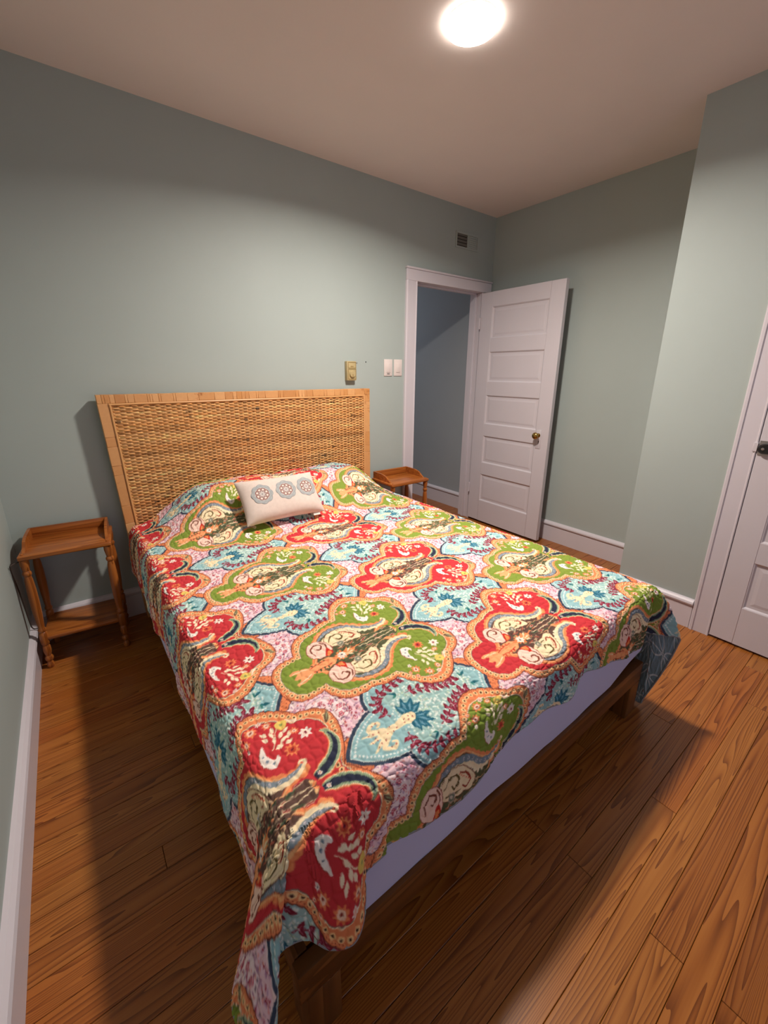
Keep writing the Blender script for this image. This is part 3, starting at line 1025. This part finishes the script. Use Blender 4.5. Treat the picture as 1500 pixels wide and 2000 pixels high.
        for (x_, y_, r_) in [(126, 182, 15), (152, 210, 16), (112, 206, 9), (190, 206, 12), (234, 150, 11), (104, 184, 7)]:
            h.flower(x_, y_, r_, (240, 140, 92), (250, 214, 190), 8, (150, 60, 50))
        h.flower(206, 106, 18, (240, 140, 92), (206, 80, 60), 9, MAROON)
        h.flower(252, 128, 17, WHITE, (250, 226, 206), 7, MAROON)
        h.flower(120, 162, 7, WHITE, (250, 226, 206), 6, NAVY); h.flower(176, 222, 8, WHITE, (240, 190, 170), 6)
        h.flower(-130, 8, 5, (240, 150, 96), CREAM, 6) if False else None
        # fringe leaves at the outer end of the lobe
        h.leaf(302, 118, 44, 15, 1.0, (206, 190, 140)); h.leaf(304, 121, 38, 10, 1.0, (104, 60, 52)); h.leaf(308, 126, 28, 5, 1.0, (150, 160, 120))
    m = Motif(cu, cv)
    m.flower(0, 0, 22, (240, 140, 84), (250, 214, 170), 10); m.flower(0, 0, 15, WHITE, (250, 226, 206), 8, NAVY)
    for t in range(6):
        m.leaf(14, 0, 26, 9, -0.9 + 0.36 * t, (236, 150, 96) if t % 2 else CREAM)


def blue(cu, cv):
    m = Motif(cu, cv)
    P = resample(B_OUT, 3)
    fill(m.tr(offset(P, -11)), NAVY)
    fill(m.tr(offset(P, -1.8)), (226, 232, 222))
    fill(m.tr(P), BLUE)
    for (x_, y_) in resample(offset(P, 9), 8.5):
        m.disc(x_, y_, 2.7, (236, 244, 240))
    # pale mottled heart of the flower field
    rs = np.random.default_rng(5)
    heart = closed([(-20, 40), (-20, 96), (30, 108), (120, 96), (190, 66), (214, 20), (200, -30), (150, -60), (90, -96), (20, -100), (-34, -70), (-24, -30)], 6)
    fill(m.tr(heart), (160, 196, 192))
    for _ in range(900):
        x_, y_ = rs.uniform(-40, 225), rs.uniform(-110, 118)
        if (x_ - 92) ** 2 / 132 ** 2 + (y_ - 2) ** 2 / 104 ** 2 < 1:
            m.disc(x_, y_, rs.uniform(2.0, 3.6), (226, 238, 230) if rs.random() < 0.75 else (196, 218, 190), n=8)
    for mir in (1, -1):
        h = Motif(cu, cv, mir)
        # fleur-de-lis base
        h.stroke([(-8, -2), (-44, 2), (-84, 2), (-124, -2)], 20, CREAM, [1.3, 0.7, 0.6, 0.1])
        h.stroke([(-58, 2), (-84, 16), (-104, 30), (-84, 42), (-72, 32), (-82, 27)], 12, CREAM, [0.7, 0.9, 1, 0.8, 0.6, 0.5])
        h.stroke([(-66, 4), (-98, 14), (-128, 26)], 12, CREAM, [0.5, 1.0, 0.2])
        for (x_, y_) in [(-30, 4), (-46, 3), (-60, 8), (-74, 3), (-88, 14), (-102, 16), (-90, 36), (-78, 38), (-104, 4), (-116, 2), (-112, 20)]:
            h.disc(x_, y_, 1.9, (150, 40, 44), n=7)
        # blue crown petals
        for (a_, l_) in [(0.25, 52), (0.75, 58), (1.25, 54), (1.75, 44)]:
            h.leaf(0, 6, l_, 21, a_, TEAL)
            h.leaf(10 * math.cos(a_), 6 + 10 * math.sin(a_), l_ * 0.6, 7, a_, (110, 160, 180))
        # maroon acanthus scrolls
        for path in ([(-36, 30), (-46, 60), (-36, 88), (-8, 104), (30, 106), (64, 112)], [(40, 64), (74, 56), (104, 36), (132, 30), (160, 18), (186, 26)], [(104, 36), (118, 60), (110, 88), (132, 104)], [(150, 24), (168, 50), (196, 56)]):
            h.stroke(path, 4.4, MAROON, [0.6, 1, 1, 0.8])
            S_ = spline(path, 26)
            for i in range(2, 25, 3):
                d_ = S_[min(i + 1, 25)] - S_[i - 1]
                an = math.atan2(d_[1], d_[0])
                for sg in (1, -1):
                    h.leaf(S_[i][0], S_[i][1], 22, 12, an + sg * 0.95, MAROON); h.leaf(S_[i][0], S_[i][1], 13, 4, an + sg * 0.95, (176, 92, 112))
                h.disc(S_[i][0], S_[i][1], 2.0, (222, 196, 204), n=7)
        for (x_, y_, a_) in [(150, 66, 0.4), (172, 64, -0.3), (196, 44, 0.2), (20, 74, 2.4), (206, 16, 0.5), (178, 82, 0.1)]:
            h.leaf(x_, y_, 26, 9, a_, (40, 104, 116)); h.leaf(x_, y_, 16, 6, a_ + 1.0, (58, 128, 120))
    m = Motif(cu, cv)
    m.disc(-10, 0, 24, CREAM, 16); m.disc(-10, 0, 18, (250, 232, 190), 11)
    for (x_, y_) in [(-18, 4), (-4, 4), (-10, -5), (4, -3), (-22, -4)]: m.disc(x_, y_, 2.0, (150, 40, 44), n=7)


def pinkie(cu, cv, mir):
    h = Motif(cu, cv, mir)
    rs = np.random.default_rng(3 + int(cu * 100) + mir)
    t = np.linspace(0, 2 * np.pi, 240, endpoint=False)
    cx, cy = -152, 150
    for R, c in ((110, (96, 74, 92)), (107.5, (244, 222, 220)), (92, (150, 120, 140)), (94, (240, 206, 214)), (62, (168, 120, 140)), (60, (248, 226, 226))):
        rr = R * (0.93 + 0.07 * np.abs(np.cos(5 * t)))
        fill(h.tr(np.stack([cx + rr * np.cos(t), cy + rr * 0.92 * np.sin(t)], 1)), c)
    for _ in range(420):
        a_, r_ = rs.uniform(0, 6.28), 102 * math.sqrt(rs.random())
        x_, y_ = cx + r_ * math.cos(a_), cy + 0.92 * r_ * math.sin(a_)
        q_ = rs.random()
        h.leaf(x_, y_, rs.uniform(5, 10), 3.6, rs.uniform(0, 6.28), LILAC if q_ < 0.4 else ((166, 50, 70) if q_ < 0.62 else ((120, 92, 112) if q_ < 0.8 else (236, 160, 150))))
    for i in range(9):
        a_ = i * 0.7
        h.flower(cx + 42 * math.cos(a_), cy + 38 * math.sin(a_), 7.5, (196, 62, 84), (240, 190, 196), 6, MAROON)
    for i in range(14):
        a_ = i * 0.449
        h.flower(cx + 82 * math.cos(a_), cy + 76 * math.sin(a_), 5.5, (188, 92, 124), (246, 214, 216), 5, (120, 40, 60))
    h.flower(cx, cy, 16, (216, 84, 90), (246, 206, 206), 8, MAROON)


tile[:] = np.asarray(ORANGE, np.float32)
g = Motif(0, 0)
for i in range(int(TU / 0.0115)):
    for j in range(int(TV / 0.0115)):
        g.disc(i * 11.5 + (j % 2) * 5.7, j * 11.5, 1.7, (120, 40, 40), n=6)
CENT = [(0.0, 0.0, GREEN, (88, 92, 66)), (TU / 2, TV / 2, RED, (98, 74, 66))]
for cu, cv, f, d in CENT:
    for mir in (1, -1): pinkie(cu, cv, mir)
for cu, cv, f, d in CENT: blue(cu, cv - TV / 2)
for cu, cv, f, d in CENT: medallion(cu, cv, f, d)
# soften to the sampling pitch of the mesh
for _ in range(1):
    tile = (tile * 2 + np.roll(tile, 1, 0) + np.roll(tile, -1, 0) + np.roll(tile, 1, 1) + np.roll(tile, -1, 1)) / 6


def print_colour(S_, T_):
    """cloth coordinates (plan metres) -> printed colour"""
    dx, dy = S_ - 0.846, T_ + 1.718
    c, s = math.cos(0.045), math.sin(0.045)
    u = (dx * c + dy * s) / TU % 1.0 * NU
    v_ = (-dx * s + dy * c) / TV % 1.0 * NV
    i0, j0 = np.floor(u).astype(int), np.floor(v_).astype(int)
    fu, fv = (u - i0)[:, None], (v_ - j0)[:, None]
    i0 %= NU; j0 %= NV
    i1, j1 = (i0 + 1) % NU, (j0 + 1) % NV
    return (tile[j0, i0] * (1 - fu) * (1 - fv) + tile[j0, i1] * fu * (1 - fv) + tile[j1, i0] * (1 - fu) * fv + tile[j1, i1] * fu * fv)


# ------------------------------------------------------------------ quilt surface
EX0, EX1, EY0, EY1 = 0.522, 2.058, -2.078, -0.104
ZT = 0.578


def sstep(a, b, x_):
    t = np.clip((x_ - a) / (b - a), 0, 1)
    return t * t * (3 - 2 * t)


def top_z(x_, y_):
    z = np.full(np.shape(x_), ZT, float)
    px = sstep(0.53, 0.90, x_) * (1 - sstep(1.78, 2.08, x_))
    py = sstep(-0.68, -0.30, y_) * (1 - 0.10 * sstep(-0.28, -0.10, y_))
    dip = 1 - 0.06 * np.exp(-((x_ - 1.33) / 0.06) ** 2) + 0.05 * np.exp(-((x_ - 1.70) / 0.10) ** 2)
    z = z + 0.195 * px * py * dip
    z = z + 0.004 * np.sin(x_ * 7.3 + y_ * 3.1) * np.sin(y_ * 5.7 - x_ * 2.2) + 0.0025 * np.sin(x_ * 17 + y_ * 9) * np.sin(y_ * 14)
    return z + 0.012 * sstep(0.5, 0.9, x_) * (1 - sstep(1.7, 2.1, x_))


gx = np.linspace(EX0, EX1, 600)
gy = np.concatenate([np.arange(EY0, -1.25, 0.0025), np.linspace(-1.25, EY1, 290)])
GX, GY = np.meshgrid(gx, gy)
nX, nY = len(gx), len(gy)
V = [np.stack([GX, GY, top_z(GX, GY)], -1).reshape(-1, 3)]
ST = [np.stack([GX, GY], -1).reshape(-1, 2)]
idx = np.arange(nX * nY).reshape(nY, nX)
tri = []


def quads(I):
    a, b, c, d = I[:-1, :-1], I[:-1, 1:], I[1:, 1:], I[1:, :-1]
    t = np.concatenate([np.stack([a, b, c], -1).reshape(-1, 3), np.stack([a, c, d], -1).reshape(-1, 3)])
    ok = (t[:, 0] != t[:, 1]) & (t[:, 1] != t[:, 2]) & (t[:, 0] != t[:, 2])
    return t[ok]


tri.append(quads(idx))
# perimeter, from head-left round the foot to head-right
OL, OF, OR_ = 0.315, 0.205, 0.52
eidx, hem, hst, cdir = [], [], [], []


def hem_left(yv):
    return np.stack([0.478 + 0.006 * np.sin(yv * 11) + 0.004 * np.sin(yv * 27 + 1), yv, 0.316 + 0.012 * np.sin(yv * 5 + 1) + 0.006 * np.sin(yv * 19)], -1)


ly = gy[::-1]
# left side (stop a little before the corner, where the fan takes over)
nl = int(np.sum(ly > -1.93))
eidx += list(idx[::-1, 0][:nl]); hem += list(hem_left(ly[:nl])); hst += [(EX0 - OL, t) for t in ly[:nl]]
# left-foot corner fan: hem points seen in the photograph
fanL = np.array([(0.474, -1.93, 0.288), (0.482, -1.965, 0.300), (0.436, -2.00, 0.275), (0.394, -2.06, 0.292), (0.378, -2.09, 0.292), (0.378, -2.108, 0.272), (0.392, -2.135, 0.222),
                 (0.425, -2.152, 0.250), (0.446, -2.125, 0.300), (0.462, -2.098, 0.335), (0.492, -2.096, 0.334), (0.525, -2.105, 0.322), (0.557, -2.128, 0.290), (0.597, -2.150, 0.294),
                 (0.622, -2.150, 0.335), (0.634, -2.138, 0.385), (0.645, -2.122, 0.408), (0.70, -2.120, 0.412)])
fanS = np.array([(-OL, 0.148), (-OL, 0.11), (-OL, 0.06), (-OL, -0.02), (-OL, -0.09), (-OL, -0.15), (-OL, -OF), (-0.24, -OF), (-0.19, -OF), (-0.14, -OF), (-0.09, -OF), (-0.05, -OF), (0.0, -OF), (0.04, -OF), (0.07, -OF), (0.10, -OF), (0.13, -OF), (0.178, -OF)])
fanE = np.array([(EX0, -1.93), (EX0, -1.985), (EX0, -2.04), (EX0, EY0), (EX0, EY0), (EX0, EY0), (EX0, EY0), (EX0, EY0), (EX0, EY0), (EX0, EY0), (EX0, EY0), (EX0 + 0.01, EY0), (EX0 + 0.03, EY0), (EX0 + 0.06, EY0), (EX0 + 0.09, EY0), (EX0 + 0.115, EY0), (EX0 + 0.14, EY0), (0.70, EY0)])
nf = 330
hf, sf = spline(fanL, nf), spline(fanS, nf)
ef = np.stack([np.interp(np.linspace(0, len(fanE) - 1, nf), np.arange(len(fanE)), fanE[:, c]) for c in (0, 1)], 1)


def nearest_edge(e):
    out = []
    for x_, y_ in e:
        if x_ <= EX0 + 1e-6: out.append(idx[int(np.argmin(np.abs(gy - y_))), 0])
        elif x_ >= EX1 - 1e-6: out.append(idx[int(np.argmin(np.abs(gy - y_))), -1])
        else: out.append(idx[0, int(np.argmin(np.abs(gx - x_)))])
    return out


eidx += nearest_edge(ef); hem += list(hf); hst += [(EX0 + a, EY0 + b) for a, b in sf]
# foot
fx = gx[(gx > 0.702) & (gx < 1.80)]
hzp = np.array([(0.70, .412), (0.79, .405), (0.915, .378), (0.97, .412), (1.03, .432), (1.10, .412), (1.16, .446), (1.25, .455), (1.42, .43), (1.51, .460), (1.69, .420), (1.80, .398)])
hz = np.convolve(np.pad(np.interp(fx, hzp[:, 0], hzp[:, 1]), 12, 'edge'), np.ones(25) / 25, 'valid')
hy = -2.120 - 0.008 * np.sin(fx * 15) - 0.006 * np.sin(fx * 31 + 2)
eidx += nearest_edge([(x_, EY0) for x_ in fx]); hem += list(np.stack([fx, hy, hz], -1)); hst += [(x_, EY0 - OF) for x_ in fx]
# right-foot corner fan: the corner is flung out and hangs to the floor
fanR = np.array([(1.80, -2.122, 0.398), (1.87, -2.124, 0.388), (1.930, -2.126, 0.378), (1.952, -2.122, 0.378), (1.972, -2.104, 0.39), (2.003, -2.102, 0.402), (2.06, -2.145, 0.390), (2.118, -2.190, 0.379),
                 (2.124, -2.192, 0.34), (2.114, -2.166, 0.20), (2.100, -2.126, 0.05), (2.097, -2.116, 0.018), (2.104, -2.06, 0.022), (2.112, -1.98, 0.03), (2.115, -1.90, 0.04)])
fanRS = np.array([(-0.258, -OF), (-0.188, -OF), (-0.128, -OF), (-0.10, -OF), (-0.07, -OF), (-0.03, -OF), (0.04, -OF), (0.11, -OF), (0.15, -OF), (0.30, -OF), (0.45, -OF), (OR_, -OF), (OR_, -0.08), (OR_, 0.06), (OR_, 0.178)])
fanRE = np.array([(1.80, EY0), (1.87, EY0), (1.94, EY0), (1.98, EY0), (2.01, EY0), (2.03, EY0), (EX1, EY0), (EX1, EY0), (EX1, EY0), (EX1, EY0), (EX1, EY0), (EX1, EY0), (EX1, EY0), (EX1, -2.0), (EX1, -1.90)])
nf2 = 240
hf2, sf2 = spline(fanR, nf2), spline(fanRS, nf2)
ef2 = np.stack([np.interp(np.linspace(0, len(fanRE) - 1, nf2), np.arange(len(fanRE)), fanRE[:, c]) for c in (0, 1)], 1)
eidx += nearest_edge(ef2); hem += list(hf2); hst += [(EX1 + a, EY0 + b) for a, b in sf2]
# right side
ry = gy[gy > -1.895][::3]
eidx += nearest_edge([(EX1, y_) for y_ in ry]); hem += list(np.stack([2.116 + 0.006 * np.sin(ry * 12), ry, 0.04 + 0.008 * np.sin(ry * 6)], -1)); hst += [(EX1 + OR_, y_) for y_ in ry]

eidx = np.array(eidx); hem = np.array(hem); hst = np.array(hst)
E_ = V[0][eidx]
EST = ST[0][eidx]
hd = hem - E_
hd[:, 2] = 0
ln = np.linalg.norm(hd, axis=1, keepdims=True) + 1e-6
side = np.zeros_like(hd)
side[E_[:, 0] <= EX0 + 1e-5] = (-1, 0, 0)
fm = (E_[:, 1] <= EY0 + 1e-5) & (E_[:, 0] > EX0 + 1e-5) & (E_[:, 0] < EX1 - 1e-5)
side[fm] = (0, -1, 0)
side[E_[:, 0] >= EX1 - 1e-5] = (1, 0, 0)
corner = (E_[:, 1] <= EY0 + 1e-5) & ((E_[:, 0] <= EX0 + 1e-5) | (E_[:, 0] >= EX1 - 1e-5))
side[corner] = (hd / ln)[corner]
ker = np.ones(25) / 25
side = np.stack([np.convolve(np.pad(side[:, c], 12, 'edge'), ker, 'valid') for c in range(3)], 1)
side /= np.linalg.norm(side, axis=1, keepdims=True)
C1 = E_ + side * 0.047 + np.array([0, 0, -0.004])
NRHO = 84
rho = np.linspace(0, 1, NRHO)
P_ = len(eidx)
sk = np.zeros((NRHO, P_, 3))
# cubic: edge, shoulder, half-way, hem
C2_ = C1 * 0.45 + hem * 0.55
C2_[:, :2] = C1[:, :2] * 0.35 + hem[:, :2] * 0.65
for i, t in enumerate(rho):
    sk[i] = E_ * (1 - t) ** 3 + C1 * 3 * t * (1 - t) ** 2 + C2_ * 3 * t * t * (1 - t) + hem * t ** 3
skst = EST[None] * (1 - rho[:, None, None]) + hst[None] * rho[:, None, None]
off = nX * nY
I = np.zeros((NRHO, P_), int)
I[0] = eidx
I[1:] = off + np.arange((NRHO - 1) * P_).reshape(NRHO - 1, P_)
V.append(sk[1:].reshape(-1, 3)); ST.append(skst[1:].reshape(-1, 2))
tri.append(quads(I)[:, ::-1])
V = np.vstack(V); ST = np.vstack(ST); T = np.vstack(tri)


def worley(P, cell, seed):
    rs = np.random.default_rng(seed)
    n = 256
    jit = rs.random((n, n, 2))
    G = P / cell
    ci = np.floor(G).astype(int)
    f1 = np.full(len(P), 9.0); f2 = np.full(len(P), 9.0)
    for dx in (-1, 0, 1):
        for dy in (-1, 0, 1):
            c = ci + (dx, dy)
            p = c + 0.15 + 0.7 * jit[c[:, 0] % n, c[:, 1] % n]
            d = np.linalg.norm(G - p, axis=1)
            f2 = np.minimum(f2, np.maximum(f1, d))
            f1 = np.minimum(f1, d)
    return f1, f2


colr = print_colour(ST[:, 0], ST[:, 1])
qme = np_mesh('quilt', V, T, colr)
nrm = np.zeros(len(V) * 3, np.float32)
qme.vertex_normals.foreach_get('vector', nrm)
nrm = nrm.reshape(-1, 3)
flip = np.sign(nrm[:nX * nY, 2].mean())
f1, f2 = worley(ST, 0.024, 4)
puff = 0.0040 * np.clip((f2 - f1) * 2.4, 0, 1) ** 0.6
V = V + nrm * flip * puff[:, None]
qme.vertices.foreach_set('co', np.ascontiguousarray(V, np.float32).ravel())
qme.update()


def quilt_back(k, c):
    geo = k.n('ShaderNodeNewGeometry')
    tc = k.n('ShaderNodeTexCoord')
    at = k.n('ShaderNodeAttribute', attribute_name='cloth')
    line = None
    for off_ in (0.0, 0.5):
        sc_ = k.n('ShaderNodeVectorMath', operation='MULTIPLY_ADD')
        k.l(at.outputs['Vector'], sc_.inputs[0])
        sc_.inputs[1].default_value = (8.0, 8.0, 0)
        sc_.inputs[2].default_value = (off_, off_, 0)
        fr_ = k.n('ShaderNodeVectorMath', operation='FRACTION')
        k.l(sc_.outputs[0], fr_.inputs[0])
        sb = k.n('ShaderNodeVectorMath', operation='SUBTRACT')
        k.l(fr_.outputs[0], sb.inputs[0])
        sb.inputs[1].default_value = (0.5, 0.5, 0)
        le = k.n('ShaderNodeVectorMath', operation='LENGTH')
        k.l(sb.outputs[0], le.inputs[0])
        d_ = k.math('LESS_THAN', k.math('ABSOLUTE', k.math('SUBTRACT', le.outputs['Value'], 0.46)), 0.022)
        line = d_ if line is None else k.math('MAXIMUM', line, d_)
    bk = k.mix(line, s2l((138, 164, 178)), s2l((206, 218, 222)))
    return k.mix(geo.outputs['Backfacing'], c, bk)


at_ = qme.attributes.new('cloth', 'FLOAT2', 'POINT')
at_.data.foreach_set('vector', np.ascontiguousarray(ST, np.float32).ravel())
if flip < 0:
    qme.flip_normals()
M_QUILT = vcol_mat('quilt_print', 0.85, 0.15, quilt_back)
quilt = link('quilt', qme, M_QUILT, None, label='quilt printed with red, green and blue paisley medallions, spread over the bed', cat='quilt')
bm = bmesh.new()
add_tube(bm, [tuple(p) for p in sk[-1][::3]], 0.0032, 6)
bm_obj('binding', bm, plain('binding_cloth', (150, 152, 158), 0.85), quilt, smooth=True, label='thin blue-grey edge binding')


# ------------------------------------------------------------------ lumbar pillow
PA, PB, PT = 0.222, 0.128, 0.052
pil = empty('lumbar_pillow', (1.19, -0.575, 0.70), label='oblong cream pillow with three embroidered medallions, propped on the quilt', cat='pillow')
b0, b1 = Vector((0, -0.075, -0.072)), Vector((0.004, 0.075, 0.105))
ax = Vector((1, 0.0, 0.0))
ay = (b1 - b0).normalized()
az = ax.cross(ay).normalized()
pil.matrix_world = Matrix.Translation((1.178, -0.560, 0.733)) @ Matrix((ax, ay, az)).transposed().to_4x4()


def pil_pt(a, b, side_):
    e = 1 - 0.045 * (1 - b * b) * a * a
    f_ = 1 - 0.085 * (1 - a * a) * b * b
    h = PT * ((1 - a ** 4) * (1 - b ** 4)) ** 0.55
    h *= 1 + 0.04 * math.sin(5 * a + 2) * math.cos(4 * b)
    return Vector((PA * a * e, PB * b * f_, side_ * h))


bm = bmesh.new()
na, nb = 48, 30
G = {}
for sd in (1, -1):
    for i in range(na + 1):
        for j in range(nb + 1):
            a, b = -math.cos(math.pi * i / na), -math.cos(math.pi * j / nb)
            edge = i in (0, na) or j in (0, nb)
            if edge and (1, i, j) in G: G[(sd, i, j)] = G[(1, i, j)]
            else: G[(sd, i, j)] = bm.verts.new(pil_pt(a, b, sd))
    for i in range(na):
        for j in range(nb):
            bm.faces.new([G[(sd, i, j)], G[(sd, i + 1, j)], G[(sd, i + 1, j + 1)], G[(sd, i, j + 1)]])
k = NT('pillow_linen')
tc = k.n('ShaderNodeTexCoord')
wv = k.n('ShaderNodeTexWave', i_Scale=420.0, i_Distortion=1.0)
wv2 = k.n('ShaderNodeTexWave', i_Scale=420.0, i_Distortion=1.0, bands_direction='Y')
k.l(tc.outputs['Object'], wv.inputs[0]); k.l(tc.outputs['Object'], wv2.inputs[0])
k.l(k.mix(k.noise(tc.outputs['Object'], 60, 3), s2l((206, 190, 180)), s2l((222, 208, 198))), k.b.inputs['Base Color'])
k.b.inputs['Roughness'].default_value = 0.9
k.bump(k.math('ADD', wv.outputs[1], wv2.outputs[1]), 0.15, 0.0005)
bm_obj('pillow_body', bm, k.m, pil, smooth=True)
M_EMB = vcol_mat('embroidery', 0.8, 0.2)
for cxm, cym in ((-0.112, 0.016), (0.020, 0.020), (0.142, 0.022)):
    vv, cc, tt = [], [], []
    nrg, nsg = 26, 96
    for i in range(nrg + 1):
        for j in range(nsg):
            th_ = 2 * math.pi * j / nsg
            R = 0.0575 * (0.90 + 0.10 * abs(math.cos(4 * th_)))
            r_ = R * i / nrg
            x_, y_ = cxm + r_ * math.cos(th_), cym + r_ * math.sin(th_)
            a, b = max(-0.97, min(0.97, x_ / PA)), max(-0.97, min(0.97, y_ / PB))
            p = pil_pt(a, b, 1)
            p.x, p.y = x_, y_
            p.z += 0.0012
            vv.append(p)
            s = i / nrg
            pet = abs(((th_ * 8 / (2 * math.pi)) % 1) - 0.5) * 2       # 0 centre of a petal, 1 gap
            if s > 0.965: c = (120, 126, 132)
            elif s > 0.66: c = (168, 172, 172) if (int(s * 40) + j // 4) % 5 else (140, 146, 150)
            elif s > 0.30:
                pr = math.hypot(pet * 1.0, (s - 0.48) / 0.18)
                c = (226, 214, 204) if pr < 0.62 else ((128, 62, 48) if pr < 1.0 else (190, 184, 180))
            elif s > 0.24: c = (150, 132, 126)
            elif s > 0.05: c = (196, 188, 184)
            else: c = (110, 112, 116)
            cc.append(c)
    for i in range(nrg):
        for j in range(nsg):
            a, b = i * nsg + j, i * nsg + (j + 1) % nsg
            tt += [(a, a + nsg, b + nsg), (a, b + nsg, b)]
    link('embroidered_medallion', np_mesh('embroidered_medallion', np.array([tuple(p) for p in vv]), np.array(tt), np.array(cc)), M_EMB, pil, label='grey and rust embroidered medallion')
bm = bmesh.new()
add_box(bm, (0.150, -0.140, -0.004), (0.190, -0.122, -0.002))
bm_obj('care_tag', bm, M_TAG, pil, label='white care tag')


# ------------------------------------------------------------------ nightstands
LEGP = [(0.0, 0.0), (0.011, 0.0), (0.015, 0.008), (0.016, 0.018), (0.012, 0.030), (0.010, 0.036), (0.015, 0.042), (0.018, 0.052), (0.015, 0.062), (0.011, 0.068), (0.014, 0.078), (0.0165, 0.095), (0.016, 0.118),
        (0.012, 0.126), (0.017, 0.132), (0.0175, 0.146), (0.0175, 0.178), (0.017, 0.190), (0.012, 0.196), (0.0165, 0.204), (0.0165, 0.212), (0.012, 0.220), (0.0135, 0.235), (0.0175, 0.300), (0.019, 0.360), (0.0185, 0.420),
        (0.016, 0.470), (0.0125, 0.490), (0.0175, 0.498), (0.0175, 0.508), (0.0125, 0.516), (0.015, 0.530), (0.018, 0.550), (0.0175, 0.572), (0.0, 0.5725)]


def nightstand(loc, rz, label, W_=0.332, D_=0.272):
    n = empty('nightstand', loc, rz, label=label, cat='nightstand', group='matching wooden nightstands')
    x0, x1 = -W_ / 2, W_ / 2
    box('tabletop', (x0 - 0.012, -D_, 0.573), (x1 + 0.012, 0, 0.595), M_STAND, n, 0.006, 3)
    box('back_gallery', (x0, -0.014, 0.5945), (x1, -0.002, 0.645), M_STAND, n, 0.003, 2)
    for s in (x0, x1 - 0.012):
        bm = bmesh.new()
        ctop = spline([(-0.014, 0.645), (-0.09, 0.644), (-0.14, 0.640), (-0.175, 0.629), (-0.198, 0.612), (-0.215, 0.603), (-0.225, 0.5945)], 18)
        prof_ = [(-0.014, 0.5945)] + [tuple(p) for p in ctop]
        add_prism(bm, prof_, (s, 0, 0), (s + 0.012, 0, 0), (0, 1, 0), (0, 0, 1))
        bm_obj('side_gallery', bm, M_STAND, n)
    box('shelf', (x0 + 0.0, -D_ + 0.012, 0.150), (x1 - 0.0, -0.012, 0.169), M_STAND, n, 0.005, 3)
    for lx in (x0 + 0.006, x1 - 0.006):
        for ly_ in (-D_ + 0.022, -0.022):
            bm = bmesh.new()
            add_lathe(bm, LEGP, 18, Matrix.Translation((lx, ly_, 0)))
            bm_obj('leg', bm, M_STANDZ, n, smooth=True)
    for lx in (x0 + 0.004, x1 - 0.004):
        bm = bmesh.new()
        add_lathe(bm, [(0.006, 0.0), (0.006, 0.003), (0.0035, 0.0055), (0.0, 0.006)], 12, Matrix.Translation((lx, -D_ + 0.022, 0.595)))
        bm_obj('wood_button', bm, M_STANDZ, n, smooth=True)
    return n


nightstand((0.238, -0.046, 0), -0.10, 'small wooden nightstand in the room corner, left of the bed')
nightstand((2.330, -0.052, 0), -0.02, 'small wooden nightstand half hidden behind the bed, in front of the doorway')

# ------------------------------------------------------------------ cord beside the left nightstand
bm = bmesh.new()
add_tube(bm, spline([(0.050, -0.27, 0.566), (0.016, -0.30, 0.566), (0.006, -0.302, 0.545), (0.006, -0.232, 0.400), (0.008, -0.196, 0.22), (0.014, -0.186, 0.180), (0.030, -0.172, 0.165), (0.031, -0.12, 0.10), (0.032, -0.07, 0.02), (0.045, -0.03, 0.006)], 60), 0.0026, 6)
bm_obj('power_cord', bm, M_CORD, None, smooth=True, label='thin dark cord hanging down the left wall behind the nightstand', cat='cord')
